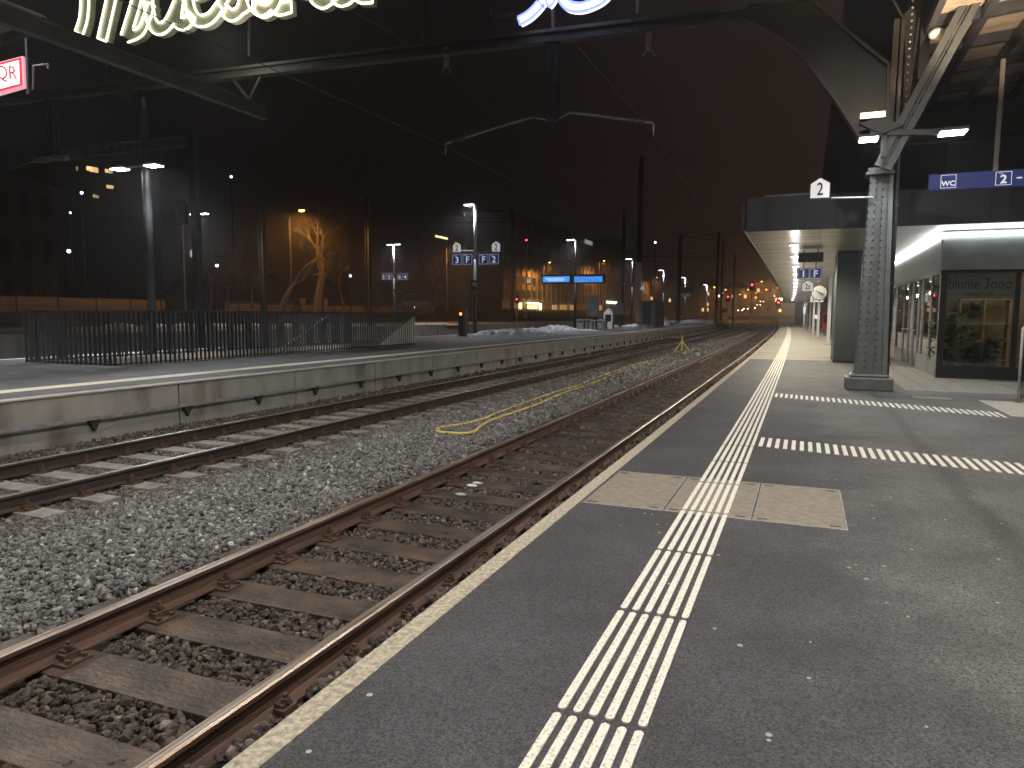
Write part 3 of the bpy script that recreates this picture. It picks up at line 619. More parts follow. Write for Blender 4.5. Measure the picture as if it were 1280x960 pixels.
# hall roof boards, right side (over the platform) and left side
def roof_panel(pts, label, nraf, purl, mname='roofwood'):
    a, b, c, d = [Vector(p) for p in pts]; n = (b-a).cross(d-a).normalized()
    if n.z > 0: n = -n
    t = thing('hall_roof', a, label, 'roof')
    MB().prism([a, b, c, d], -n*.05).build('boards', mname, t)
    r = MB(); p = MB()
    for i in range(nraf+1):
        k = i/nraf; q0, q1 = a.lerp(b, k)+n*.1, d.lerp(c, k)+n*.1; r.bar(q0, q1, .14, .2, n)
    for i in range(purl+1):
        k = i/purl; q0, q1 = a.lerp(d, k)+n*.16, b.lerp(c, k)+n*.16; p.bar(q0, q1, .12, .14, n)
    r.build('rafter', 'steel_dark', t); p.build('purlin', 'steel_dark', t); return t
roof_panel([(1.9, -10, 6.9), (1.9, 22, 6.9), (9.5, 22, 7.5), (9.5, -10, 7.5)], 'brown boarded hall roof with steel rafters at upper right', 20, 9)
roof_panel([(1.2, -10, 8.3), (1.2, 16.4, 8.3), (-2.6, 16.4, 10.2), (-2.6, -10, 10.2)], 'boarded hall roof slope above the curved haunch', 10, 4)
roof_panel([(-17.2, -10, 8.5), (-17.2, 12.5, 8.5), (-25, 12.5, 7.6), (-25, -10, 7.6)], 'dim boarded hall roof at upper left behind the neon letters', 12, 5)
t = thing('eaves_beam', (-13.2, 5, 6.7), 'long plain grey steel beam running lengthwise at upper left', 'beam')
bm = MB(); bm.box(-13.29, -13.11, -10, 15.42, 6.76, 6.79); bm.box(-13.22, -13.18, -10, 15.42, 6.50, 6.76); bm.box(-13.29, -13.11, -10, 15.42, 6.47, 6.50); bm.build('beam', mat('grey_beam', (.10, .105, .10), .6, 0, (.075, .078, .075), 2), t)
# beam / dark wall band between roof and canopy (upper right)
t = thing('station_building', (1, 23, 0), 'tall dark clad building rising behind the platform canopy', 'building')
MB().box(.80, 9, 26.2, 60, 4.2, 12).build('wall', 'fascia', t); 
MB().box(3.9, 9, 26.05, 26.2, 4.2, 7.6).build('panel', 'corr', t)
MB().box(1.55, 9, 22.2, 22.5, 6.05, 7.1).build('beam', 'brownsteel', t)
MB().bar(gy(1254, 74, 15.5), gy(1244, 214, 15.5), .07, .07).build('hanger', 'brownsteel', t)

# =================================================================== CANOPY
t = thing('platform_canopy', (2, 18, 3.4), 'low dark canopy with lit metal slat ceiling over the platform', 'canopy')
MB().box(-1.35, 9, 17.9, 18.0, 3.41, 4.18).build('fascia', 'fascia2', t)
strip(-1.42, -1.36, 17.9, 118, 4.1, zb=3.40).build('edge_fascia', 'fascia', t, warp=True)
strip(-1.36, 9, 18.0, 118, 4.15, zb=3.45).build('roof_slab', 'fascia', t, warp=True)
strip(-1.355, 9, 18.01, 118, 3.445, zb=3.42).build('ceiling', 'slats', t, warp=True)
MB().tube([(-1.0, 18.5, 4.28), (.05, 18.5, 4.28)], .04, 6).build('gutter_rail', 'galv', t)
cl = None
for i, Y in enumerate([21.5, 25.6, 30.8, 36, 41.2, 46.2, 52, 58, 66, 74, 84, 95]):
    x = bend(-.29, Y)
    if cl is None:
        cl = thing('ceiling_light', (x, Y, 3.42), '', 'ceiling light', 'round lights in the canopy ceiling')
        MB().disc((x, Y, 3.405), .15, .03, 20).build('housing', 'galv', cl, smooth=False); MB().disc((x, Y, 3.38), .12, .02, 20, r2=.11).build('lens', 'lampsmall', cl); o = cl
    else: o = copy_tree(cl, (x, Y, 3.42))
    o['label'] = ['first round light in the canopy ceiling, nearest the fascia', 'second round canopy light, just before the hanging screen', 'third round canopy light, beyond the hanging screen', 'fourth round canopy light above the platform number sign', 'fifth round canopy light near the hanging clock'][i] if i < 5 else 'small far round light in the canopy ceiling row'
    lamp_light('canopy_glow', (x, Y, 3.24), 42 if i < 6 else 70, (1, .93, .82), .1, parent=o) if False else None
    lamp_light('canopy_light_with_fill', (x, Y, 3.30), 520, (1, .89, .70), .09, 'SPOT', 165, .4, direction=(0, 0, -1)); lamp_light('canopy_light_with_fill', (x, Y, 2.75), 9, (1, .93, .82), .09)  # weak second point is added fill below each lens, brightening the ceiling
# posts
pp = None
for i, Y in enumerate([39.5, 50, 61, 72, 84, 96]):
    if pp is None:
        pp = thing('canopy_post', (1.12, Y, 0), '', 'post', 'slim steel posts carrying the canopy')
        MB().box(1.06, 1.22, Y-.09, Y+.09, .03, 3.42).build('shaft', 'poletop', pp, bevel=.01); MB().box(.94, 1.32, Y-.18, Y+.18, 0, .03).build('foot', 'galv', pp); o = pp
    else: o = copy_tree(pp, (bend(1.12, Y), Y, 0))
    o['label'] = 'nearest slim pale canopy post beside the dark clad box' if i == 0 else 'slim pale canopy post further down the platform'
t = thing('lift_shaft', (1.25, 25, 0), 'dark ribbed metal clad box reaching up to the canopy ceiling', 'lift shaft')
MB().box(.88, 1.62, 24.6, 27, 0, 3.415).build('cladding', 'clad', t); MB().box(.87, 1.63, 24.58, 27.01, 0, .08).build('plinth', 'black', t)

# =================================================================== SHOP
sx, sy = 2.93, 19.5
t = thing('shop', (sx, sy, 0), 'glazed shop pavilion under the canopy with a glowing strip along its top', 'shop')
M['panelgrey'] = mat('brushed_grey_panel', (.30, .32, .32), .35, .3, (.24, .25, .25), 3)
M['frame'] = mat('anthracite_frame', (.018, .020, .022), .35, .2)
fr = MB(); fr.box(sx, 9, sy, sy+.1, 0, .30); fr.box(sx, sx+.13, sy-.003, sy+.12, .30, 2.53)
for x in (4.42, 5.9, 7.4): fr.box(x, x+.09, sy, sy+.1, .30, 2.53)
fr.box(sx, 9, sy+.002, sy+.1, 2.45, 2.53); fr.build('front_frame', 'frame', t)
MB().box(sx+.005, 9, sy+.02, sy+.16, 2.54, 3.22).build('upper_panel', 'panelgrey', t)
MB().box(sx+.0, sx+.10, sy+.2, 48, 2.54, 3.22).build('side_upper_panel', 'panelgrey', t)
led = emis('led_strip', (.93, 1.0, .97), 20)
MB().box(sx-.05, 9, sy-.06, sy-.02, 3.32, 3.37).build('light_strip', led, t)
MB().box(sx-.06, sx-.02, sy-.06, 48, 3.32, 3.37).build('light_strip', led, t)
MB().box(sx-.02, 9, sy+.03, sy+.3, 3.222, 3.415).build('cornice', 'panelgrey', t)
MB().box(sx+.01, sx+.2, sy+.3, 48, 3.222, 3.415).build('cornice', 'panelgrey', t)
sdp = MB(); ys = [sy+.12, 20.9, 22.3, 23.0, 24.0, 25.0, 26.2, 28, 30, 32.5, 35, 38, 41, 44.5, 48]
for y in ys: sdp.box(sx, sx+.08, y, y+.07, .0, 2.53)
sdp.box(sx, sx+.08, sy+.12, 48, 2.46, 2.53)
sdp.build('side_frame', 'galv', t)
pl = MB()
for a, b in zip(ys[:-1], ys[1:]):
    if not (22.9 < a < 26): MB().box(sx+.01, sx+.075, a+.071, b-.001, 0, .42).build('plinth_panel', 'panelgrey', t)
for a, b in zip(ys[:-1], ys[1:]):
    isd = 22.9 < a < 26
    MB().box(sx+.035, sx+.045, a+.071, b-.001, .02 if isd else .421, 2.459).build('door_pane' if isd else 'window_pane', 'glass', t)
    if isd: MB().box(sx-.03, sx-.005, a+.12, b-.05, 1.05, 1.08).build('handle', 'galv', t)
for a, b in ((sx+.13, 4.42), (4.51, 5.9), (5.99, 7.4)):
    MB().box(a, b, sy+.04, sy+.05, .301, 2.449).build('window_pane', 'glass', t)
# banner with lettering inside the glass
MB().box(sx+.16, 4.41, sy+.075, sy+.085, 1.86, 2.44).build('banner', emis('grey_window_film', (.5, .48, .42), .06, (.6, .58, .52)), t)  # film given a faint glow of its own in place of back light
text('lettering', 'blume 3ooo', .36, 'signblack', t, (3.72, sy+.07, 2.2), off=-.004, sx=.72)
text('small_lettering', 'FAIRTRADE & FAIR', .085, 'signblack', t, (3.72, sy+.07, 1.96), off=.0, sx=.8)
MB().box(3.08, 3.30, sy+.068, sy+.072, 1.955, 1.962).box(4.14, 4.36, sy+.068, sy+.072, 1.955, 1.962).build('banner_rule', 'signblack', t)
# interior
MB().box(sx+.12, 9, sy+.17, 26, .0, .03).build('floor', 'paver', t)
MB().box(sx+.1, 9, 22.6, 22.75, .03, 3.2).build('back_wall', mat('shop_wall', (.32, .29, .24), .8, 0, (.25, .22, .18), 2), t)
sh = thing('display_shelf', (4.1, 22.2, .03), 'pale wooden shelf unit standing inside the shop window', 'shelf')
s_ = MB(); [s_.box(x, x+.04, 21.9, 22.3, .03, 1.9) for x in (3.75, 4.3, 4.85)]; [s_.box(3.75, 4.89, 21.9, 22.3, z, z+.035) for z in (.3, .8, 1.25, 1.88)]; s_.build('carcass', mat('pale_wood', (.5, .40, .26), .6), sh)
for i in range(8): MB().cbox((3.9+(i % 2)*.55+random.uniform(-.03, .1), 22.1, .42+.48*(i//2 % 3)+.03), (.16, .12, .2)).build('box', mat('shelf_box', (random.uniform(.1, .4), .2, .12), .6), sh)
def plant(loc, s, n, label, pot=True):
    p = thing('potted_plant', loc, label, 'plant')
    if pot: MB().disc((loc[0], loc[1], loc[2]+.14), .12, .28, 12, r2=.16).build('pot', mat('pot', (.12, .10, .09), .6), p)
    lf = MB(); base = Vector(loc)+Vector((0, 0, .3 if pot else 0))
    for i in range(n):
        a = random.uniform(0, 2*PI); r = random.uniform(.02, s*.5); h = random.uniform(.05, s*1.3); c = base+Vector((r*math.cos(a), r*math.sin(a), h))
        d = Vector((random.gauss(0, 1), random.gauss(0, 1), random.gauss(0, .6))).normalized()*random.uniform(.05, .12); e = d.orthogonal().normalized()*d.length*.35
        lf.add([c-d, c+e, c+d, c-e], [(0, 1, 2, 3)])
    lf.build('foliage', 'leaf', p, fix=False); MB().tube([loc, base+Vector((0, 0, s))], .012, 5).build('stem', 'bark', p)
M['leaf'] = mat('dark_leaves', (.03, .06, .025), .5, 0, (.06, .10, .04), 9)
plant((3.35, 20.5, .03), .95, 420, 'tall leafy dark plant in the left of the shop window')
plant((3.75, 20.2, .03), .4, 200, 'low bushy plant on the floor behind the shop window')
plant((4.15, 20.3, .03), .45, 220, 'round bushy plant in the right of the shop window')
hb = MB(); hb.sphere((3.85, 20.6, 1.72), .12, 10, 7); tag(hb.build('hanging_moss_ball', 'leaf'), 'dark hanging leafy ball just below the shop banner', 'plant ball')
lamp_light('shop_light', (4.0, 20.3, 3.0), 60, (1, .90, .74), .15)
lamp_light('shop_light', (6.2, 21.2, 2.2), 60, (1, .70, .42), .15)
# glass and steel balustrade at the right edge
t = thing('glass_balustrade', (3.4, 14.4, 0), 'brushed steel post with glass pane at the right picture edge', 'balustrade')
MB().tube([(3.40, 14.4, 0), (3.40, 14.4, 1.27)], .022, 10).build('post', 'galv', t, smooth=True); MB().box(3.42, 5.0, 14.39, 14.40, .08, 1.22).build('pane', 'glass', t); MB().tube([(3.4, 14.4, 1.27), (5, 14.4, 1.27)], .022, 8).build('handrail', 'galv', t); MB().disc((3.4, 14.4, .01), .06, .015, 14).build('foot', 'galv', t)
t = thing('floor_grate', (2.2, 14.4, 0), 'pale rectangular grate in the asphalt near the column', 'grate')
MB().box(1.85, 2.45, 14.35, 14.75, .001, .008).build('plate', 'paver', t)
# =================================================================== SIGNS
def house_sign(c, w, h, s, label, name='house_number_sign', lit=True, border=True, group=None):
    c = Vector(c); t = thing(name, c, label, 'sign', group)
    def poly(k): return [(c.x-w/2*k, c.y, c.z-h/2*k), (c.x+w/2*k, c.y, c.z-h/2*k), (c.x+w/2*k, c.y, c.z+h*.22*k), (c.x, c.y, c.z+h/2*k), (c.x-w/2*k, c.y, c.z+h*.22*k)]
    MB().prism(poly(1), (0, .05, 0)).build('rim', 'signblack', t)
    MB().prism([(x, y-.006, z) for x, y, z in poly(.90)], (0, .005, 0)).build('face', 'signwhite', t)
    text('numeral', s, h*(.82 if len(s) == 1 else .66), 'signblack', t, (c.x, c.y-.012, c.z-h*.08), off=.008*h, sx=.72)
    return t
def blue_sign(x0, x1, z0, z1, y, texts, label, group=None, lit='bluelit'):
    t = thing('blue_sign', ((x0+x1)/2, y, z1), label, 'sign', group)
    MB().box(x0, x1, y, y+.09, z0, z1).build('board', lit, t)
    for (cx_, s, small) in texts:
        hh = (z1-z0); zc = (z0+z1)/2
        q = MB(); w = hh*.44
        for a, b, c_, d in ((-w, w, .43, .45), (-w, w, -.45, -.43)): q.box(cx_+a, cx_+b, y-.006, y-.001, zc+c_*hh, zc+d*hh)
        for a in (-w, w): q.box(cx_+a-.01*hh, cx_+a+.01*hh, y-.006, y-.001, zc-.449*hh, zc+.449*hh)
        q.build('outline', 'bluewhite', t)
        text('lettering', s, hh*(.80 if len(s) == 1 else .46), 'bluewhite', t, (cx_, y-.006, zc-hh*(.06 if len(s) == 1 else .14)), off=.014*hh)
        if small: q2 = MB().box(cx_-w*.72, cx_-w*.1, y-.006, y-.001, zc+.33*hh, zc+.36*hh).build('small_caption', 'bluewhite', t)
    return t
M['bluelit'] = emis('blue_sign_face', (.012, .028, .16), .28, (.015, .03, .15)); M['bluewhite'] = emis('blue_sign_lettering', (.8, .85, 1), .5)
house_sign((.18, 15.6, 3.95), .38, .42, '2', 'white house shaped number 2 sign on a bar left of the column top')
tag(MB().tube([(.38, 15.62, 3.745), (1.12, 15.62, 3.72)], .022, 8).build('sign_bar', 'galv'), 'thin metal bar between the number 2 sign and the column', 'bar')
t = thing('blue_sign', (2.9, 15, 3.97), 'wide blue toilet and track 2 direction sign at the right edge', 'sign')
z0, z1 = 3.70, 3.98; MB().box(1.97, 4.4, 15, 15.1, z0, z1).build('board', 'bluelit', t)
def outl(cx_, w, h, zc, y, parent):
    q = MB(); th = .008
    q.box(cx_-w/2, cx_+w/2, y-.006, y-.001, zc+h/2-th, zc+h/2); q.box(cx_-w/2, cx_+w/2, y-.006, y-.001, zc-h/2, zc-h/2+th)
    q.box(cx_-w/2, cx_-w/2+th, y-.006, y-.001, zc-h/2+th, zc+h/2-th); q.box(cx_+w/2-th, cx_+w/2, y-.006, y-.001, zc-h/2+th, zc+h/2-th); q.build('outline', 'bluewhite', parent)
outl(2.27, .24, .23, 3.84, 15, t); text('lettering', 'WC', .12, 'bluewhite', t, (2.27, 14.995, 3.80), off=.003)
outl(3.10, .24, .23, 3.84, 15, t); text('lettering', '2', .20, 'bluewhite', t, (3.10, 14.995, 3.82), off=.005); MB().box(3.29, 3.37, 14.994, 14.999, 3.825, 3.845).build('dash', 'bluewhite', t)
MB().box(3.03, 3.09, 14.994, 14.999, 3.925, 3.932).build('small_caption', 'bluewhite', t)
outl(3.62, .24, .23, 3.84, 15, t); text('lettering', '7', .20, 'bluewhite', t, (3.62, 14.995, 3.82), off=.005)
blue_sign(-.32, .52, 2.76, 3.17, 28, [(-.10, '1', 1), (.30, 'F', 1)], 'small blue sign reading 1 and F hanging under the canopy')
tag(MB().bar((-.1, 28.04, 3.17), (-.1, 28.04, 3.42), .03, .03).bar((.3, 28.04, 3.17), (.3, 28.04, 3.42), .03, .03).build('sign_hanger', 'steel_dark'), 'pair of short rods holding the 1 F sign', 'hanger')
house_sign((.06, 30, 2.6), .44, .46, '2s', 'white house shaped 2s sign below the blue 1 F sign')
t = thing('platform_clock', gy(1024, 366, 31), 'round white clock hanging from the canopy', 'clock')
c = gy(1024, 366, 31); MB().disc(c, .30, .12, 28, 'Y').build('case', 'steel_dark', t); MB().disc(c-Vector((0, .066, 0)), .275, .01, 28, 'Y').build('dial', emis('clock_dial', (1, .97, .88), .12, (.6, .58, .54)), t)
MB().bar(c+Vector((0, -.08, 0)), c+Vector((-.13, -.08, .10)), .02, .06, (0, 1, 0)).bar(c+Vector((0, -.08, 0)), c+Vector((.16, -.08, -.05)), .02, .05, (0, 1, 0)).build('hands', 'signblack', t); MB().tube([c+Vector((0, 0, .3)), (c.x, c.y, 3.42)], .02, 6).build('hanger', 'steel_dark', t)
house_sign(gy(1017, 373, 40), .36, .42, '3', 'left of two small far number signs right of the tracks, reading 3')
house_sign(gy(1025, 373, 40), .36, .42, '3', 'right of two small far number signs below the clock, reading 3')
t = thing('hanging_screen', gy(1013, 315, 23.5), 'dark blue departure screen seen from behind, hanging under the canopy', 'screen'); a, b = gy(998, 316, 23.5), gy(1029, 327, 23.5)
MB().box(a.x, b.x, 23.5, 23.75, b.z, a.z).build('housing', 'fascia', t); [MB().bar((x, 23.6, a.z), (x, 23.6, 3.42), .03, .03).build('rod', 'steel_dark', t) for x in (a.x+.15, b.x-.15)]
t = thing('vending_machine', gz(1031, 412), 'red vending machine beside a canopy post', 'vending machine'); p = gz(1029, 411.5); 
MB().box(p.x-.1, p.x+.6, p.y, p.y+.8, 0, 1.8).build('body', mat('red_enamel', (.5, .03, .03), .4), t); MB().box(p.x-.02, p.x+.35, p.y-.02, p.y-.002, .7, 1.6).build('front_panel', 'darkglass', t)
p = gz(1021, 408); t = thing('ticket_machine', p, 'small white ticket machine left of the red machine', 'ticket machine')
MB().box(p.x-.4, p.x+.2, p.y, p.y+.6, 0, 1.9).build('body', 'grey_box', t); MB().box(p.x-.3, p.x+.1, p.y-.02, p.y-.002, 1.1, 1.6).build('screen', emis('ticket_screen', (.9, .95, 1), 1.2), t)

# =================================================================== LAMPS ON THE IRON COLUMN
t = thing('column_lamp', (1.6, 15.3, 4.75), 'pair of flat white lamps on a crossarm above the iron column', 'lamp')
MB().bar((1.0, 15.35, 4.86), (2.2, 15.35, 4.78), .10, .10).bar((1.24, 15.35, 4.4), (1.24, 15.35, 4.9), .1, .1).build('crossarm', 'steel_dark', t)
MB().prism([(.80, 15.28, 5.05), (1.15, 15.28, 5.12), (1.55, 15.28, 4.95), (1.2, 15.28, 4.82), (.95, 15.28, 4.95)], (0, .12, 0)).build('bracket_plate', 'steel_dark', t)
for x, hw in ((.97, .15), (2.32, .20)):
    hd = MB().cbox((x, 15.2, 4.75), (hw*2+.06, .42, .05)).build('lamp_head', 'steel_dark', t); MB().cbox((x, 15.2, 4.715), (hw*2, .36, .018)).build('lens', 'lampwhite', hd)
    hd.location = (0, 0, 0)
lamp_light('column_light', (.90, 15.0, 4.65), 110, (.93, .97, 1), .12, 'SPOT', 105, .5, direction=(0, 0, -1))
lamp_light('column_light', (2.40, 15.1, 4.65), 330, (.93, .97, 1), .12, 'SPOT', 118, .5, direction=(0, 0, -1))
t = thing('uplight', (1.0, 15.5, 5.2), 'glowing warm uplight trough beside the curved haunch', 'lamp')
MB().box(.82, 1.24, 15.38, 15.55, 5.14, 5.19).build('trough', 'steel_dark', t); MB().box(.82, 1.24, 15.37, 15.378, 5.15, 5.25).build('glow_front', emis('warm_trough', (1, .72, .36), 6), t)
lamp_light('uplight_beam', (1.48, 15.45, 5.15), 75, (1, .66, .30), .05, 'SPOT', 60, .6, direction=(.12, .1, 1))
lamp_light('uplight_beam', (2.5, 13.6, 4.9), 1000, (1, .80, .58), .06, 'SPOT', 140, .6, direction=(.35, .1, 1))
lamp_light('uplight_beam', (.2, 12.6, 5.2), 180, (1, .68, .36), .06, 'SPOT', 110, .6, direction=(.1, .1, 1))
t = thing('dome_speaker', gy(1170, 42, 15.6), 'small white round loudspeaker on a rod under the hall roof', 'speaker'); c = gy(1170, 42, 15.6)
MB().sphere(c, .13, 14, 8, (1, 1, .8)).build('dome', 'white', t, smooth=True); MB().tube([c+Vector((-.08, 0, .1)), c+Vector((-.1, 0, .5))], .015, 6).build('rod', 'steel_dark', t)
# hall lamps that hang behind and above the camera, same fittings as on the column
hl = None
HALL = [(.9, 9.4, 7.9, 1250), (.9, 3.2, 7.9, 1400), (.9, -3.5, 7.9, 1250), (3.4, 6, 6.5, 500), (-5.6, 3.0, 7.9, 1150), (-5.6, -5, 7.9, 700), (-13.2, 5.5, 7.9, 1900)]
for i, (x, y, z, pw) in enumerate(HALL):
    if hl is None:
        hl = thing('hall_lamp', (x, y, z), '', 'lamp', 'flat lamps under the hall roof, out of view')
        MB().cbox((x, y, z), (.5, .4, .07)).build('lamp_head', 'steel_dark', hl); MB().cbox((x, y, z-.045), (.44, .34, .02)).build('lens', 'lampsmall', hl); MB().bar((x, y, z), (x, y, z+1), .04, .04).build('rod', 'steel_dark', hl); o = hl
    else: o = copy_tree(hl, (x, y, z))
    o['label'] = 'flat lamp hanging under the hall roof outside the photograph'
    lamp_light('hall_light', (x, y, z-.10), pw, (1, .945, .86), .16, 'SPOT', 168, .5, direction=(0, 0, -1))

# =================================================================== NEON SIGNS
def ribbon(pts, w):
    pts = [Vector(p) for p in pts]; L = []; R = []
    for i, p in enumerate(pts):
        a = pts[max(i-1, 0)]; b = pts[min(i+1, len(pts)-1)]; d = (b-a).normalized(); n = Vector((-d.z, 0, d.x)); L.append(p+n*w/2); R.append(p-n*w/2)
    return L, R
def smooth_path(p, n=5):
    p = [Vector(q) for q in p]; out = []
    for i in range(len(p)-1):
        a, b, c, d = p[max(i-1, 0)], p[i], p[i+1], p[min(i+2, len(p)-1)]
        for k in range(n):
            t = k/n; out.append(.5*((2*b)+(c-a)*t+(2*a-5*b+4*c-d)*t*t+(3*b-a-3*c+d)*t**3))
    return out+[p[-1]]
def neon_letters(letters, Y, w, t, mface, mtube, depth, tr, wk=1):
    for li, strokes in enumerate(letters):
        face = MB(); tb = MB(); cen = []; S_ = []
        for si, st in enumerate(strokes):
            P = smooth_path([gy(px, py, Y)+Vector((0, .006*si, 0)) for px, py in st[1]], 7); S_.append((st[0]*wk, P)); cen += [(p.x, p.z, st[0]*wk) for p in P]
        C = np.array(cen)
        for w_, P in S_:
            L, R = ribbon(P, w_)
            for i in range(len(P)-1): face.prism([L[i], L[i+1], R[i+1], R[i]], (0, depth, 0))
            L2, R2 = ribbon(P, w_*.84); loop = L2+R2[::-1]+[L2[0]]; run = []
            for p in loop:      # the glass tube follows the outline of the letter and never crosses its face
                inside = (np.hypot(C[:, 0]-p.x, C[:, 1]-p.z) < C[:, 2]*.34).any()
                if inside:
                    if len(run) > 1: tb.tube(run, tr, 6)
                    run = []
                else: run.append(p+Vector((0, -.045, 0)))
            if len(run) > 1: tb.tube(run, tr, 6)
        face.build('letter', mface, t); tb.build('neon_tube', mtube, t)
neon1 = emis('neon_cream', (.90, 1, .74), 3.0); face1 = mat('cream_letter_face', (.62, .54, .42), .5, 0, (.5, .42, .32), 6)
t = thing('neon_sign', gy(280, 30, 15.1), 'large cream neon script lettering hanging over the tracks at upper left', 'neon sign')
def zz(L): return [(z[0], [(px/3.765, py/3.765) for px, py in z[1]]) for z in L]
def z2(L): return [(z[0], [(320+px/3.765, py/3.765) for px, py in z[1]]) for z in L]
letters = [
 zz([(.42, [(425, -250), (412, -120), (405, 0), (398, 90), (376, 160)]), (.46, [(600, -300), (560, -150), (520, 30), (484, 190)]), (.40, [(470, -330), (490, -200), (520, -60)]), (.46, [(720, -330), (680, -150), (640, 20), (592, 178)]), (.34, [(600, 178), (660, 150), (690, 90), (715, 20)])]),
 zz([(.40, [(850, -150), (780, -190), (715, -90), (705, 40), (735, 130), (790, 120), (840, 20), (880, -120)]), (.40, [(890, -160), (850, 0), (840, 100), (880, 110), (905, 70)])]),
 zz([(.38, [(900, -20), (990, -60), (1010, -140), (950, -170), (905, -80), (895, 20), (930, 95), (990, 90), (1040, 30)])]),
 zz([(.36, [(1040, 30), (1090, -60), (1120, -150), (1150, -60), (1140, 40), (1095, 75), (1062, 50)]), (.30, [(1140, 50), (1180, 20), (1205, -30)])]),
 zz([(.38, [(1290, -300), (1240, -120), (1215, 0), (1240, 55), (1290, 30), (1320, -40)]), (.28, [(1180, -160), (1340, -190)])]),
 z2([(.38, [(60, -190), (40, -160), (90, -170), (110, -140)]), (.36, [(150, -180), (60, -200), (-10, -100), (-20, -10), (20, 50), (70, 20), (110, -80)]), (.38, [(170, -190), (120, -60), (100, 40), (170, 30)])]),
 z2([(.36, [(250, -190), (220, -100), (200, -10)]), (.34, [(230, -120), (300, -190), (300, -100), (275, -20), (320, 15), (370, -20)])]),
 z2([(.34, [(420, -190), (380, -80), (385, -5), (430, 0), (470, -40)])]),
 z2([(.34, [(560, -190), (510, -90), (490, -16), (555, -12)])]),
]
neon_letters(letters, 15.1, .4, t, face1, neon1, .16, .024, .92)
lamp_light('neon_spill', gy(280, 60, 14.6), 40, (.95, 1, .85), .5)
fr = MB()
for a, b in (((90, -20), (480, -75)), ((90, -60), (480, -110))): fr.bar(gy(*a, 15.4), gy(*b, 15.4), .08, .08)
fr.build('support_frame', 'brownsteel', t)
t = thing('neon_sign', gy(700, 10, 15.1), 'small blue white neon script fragment right of the cream lettering', 'neon sign')
neonb = emis('neon_blue', (.16, .20, 1), 3.0); faceb = emis('neon_white_core', (.80, .86, 1), 1.6)
neon_letters([[(.20, [(650, 27), (662, 20), (674, 8), (684, -8), (700, -50)]), (.18, [(685, 6), (690, 0), (700, -25), (712, -50)]), (.20, [(702, -50), (700, -15), (708, 5), (724, 10), (742, 5), (757, -5), (775, -30)])],
              [(.20, [(775, -30), (790, -60), (800, -30), (830, -50)])]], 15.1, .2, t, faceb, neonb, .08, .03)
t = thing('red_sign', gy(10, 92, 8), 'backlit white sign with red border cut by the left picture edge', 'sign')
a, b, c_, d = gy(-45, 89, 7.6), gy(28.5, 70, 8), gy(30, 107, 8), gy(-43, 128, 7.6)
def quad_shrink(P, k, off): c = sum(P, Vector())/4; return [c+(p-c)*k+Vector((0, off, 0)) for p in P]
Q = [a, b, c_, d]; nrm = (b-a).cross(d-a).normalized(); nrm = nrm if nrm.y < 0 else -nrm
MB().prism(Q, -nrm*.12).build('case', emis('red_sign_rim', (1, .45, .55), .8, (.5, .2, .25)), t)
MB().prism([p+nrm*.006 for p in quad_shrink(Q, .95, 0)], -nrm*.004).build('border', emis('red_sign_border', (.85, .01, .05), .8, (.4, .01, .03)), t)
cc = sum(Q, Vector())/4; eu = (b-a).normalized(); ev = (a-d).normalized(); W2 = (b-a).length/2; H2 = (a-d).length/2; ib = .06
MB().prism([p+nrm*.012 for p in (cc-eu*(W2-ib)-ev*(H2-ib), cc+eu*(W2-ib)-ev*(H2-ib), cc+eu*(W2-ib)+ev*(H2-ib), cc-eu*(W2-ib)+ev*(H2-ib))], -nrm*.004).build('face', emis('red_sign_face', (1, .93, .98), 1.5), t)
ang = math.atan2(eu.y, eu.x)
dq = Vector(ray(9.5, 92.5)); k_ = (a-Vector(E0)).dot(nrm)/dq.dot(nrm); p = Vector(E0)+dq*k_; text('lettering', 'QR', .30, 'signblack', t, p+nrm*.03, rot=(PI/2, 0, ang), sx=.75)
M['redtext'] = emis('dark_red_letter', (.35, .0, .04), .6, (.4, .01, .04))
for ch in t.children:
    if ch.name.startswith('lettering'): ch.data.materials[0] = M['redtext']
tag(MB().tube([gy(33, 48, 8), gy(36, 118, 8)], .03, 6).build('sign_post', 'steel_dark'), 'dark rod beside the red sign', 'rod')
tag(MB().tube([gy(41, 112, 8.2), gy(42, 82, 8.2), gy(60, 80, 8.2), gy(60, 86, 8.2)], .018, 6).build('bent_pipe', 'galv'), 'short bent grey pipe right of the red sign', 'pipe')

# =================================================================== OVERHEAD LINE IN THE HALL END
def insulator(m, a, b, r=.05, n=6):
    a, b = Vector(a), Vector(b); d = (b-a)
    m.tube([a, b], .018, 6)
    for i in range(n):
        c = a+d*((i+.7)/(n+.4)); m.tube([c-d.normalized()*.012, c+d.normalized()*.012], r, 10)
def arm(P, flip, label):
    t = thing('steady_arm', gy(*P[0], 15.6), label, 'overhead line arm'); Q = [gy(*p, 15.6) for p in P]
    MB().tube(Q[:3], .022, 6).tube(Q[1:], .028, 8).build('tube', 'galv', t)
    m = MB(); d = (Q[-1]-Q[-2]).normalized(); insulator(m, Q[-1]-d*.55, Q[-1]-d*.15, .06, 6); m.build('insulator', mat('brown_porcelain', (.12, .08, .06), .4), t)
    MB().tube([Q[-1], Q[-1]+Vector((0, 0, -.25))], .018, 6).build('clamp', 'galv', t)
arm([(696,150),(712,141),(740,144),(817,154)], 0, 'right steady arm of the overhead line above the nearest track')
arm([(684,150),(665,147),(620,160),(557,180)], 1, 'left steady arm of the overhead line above the second track')
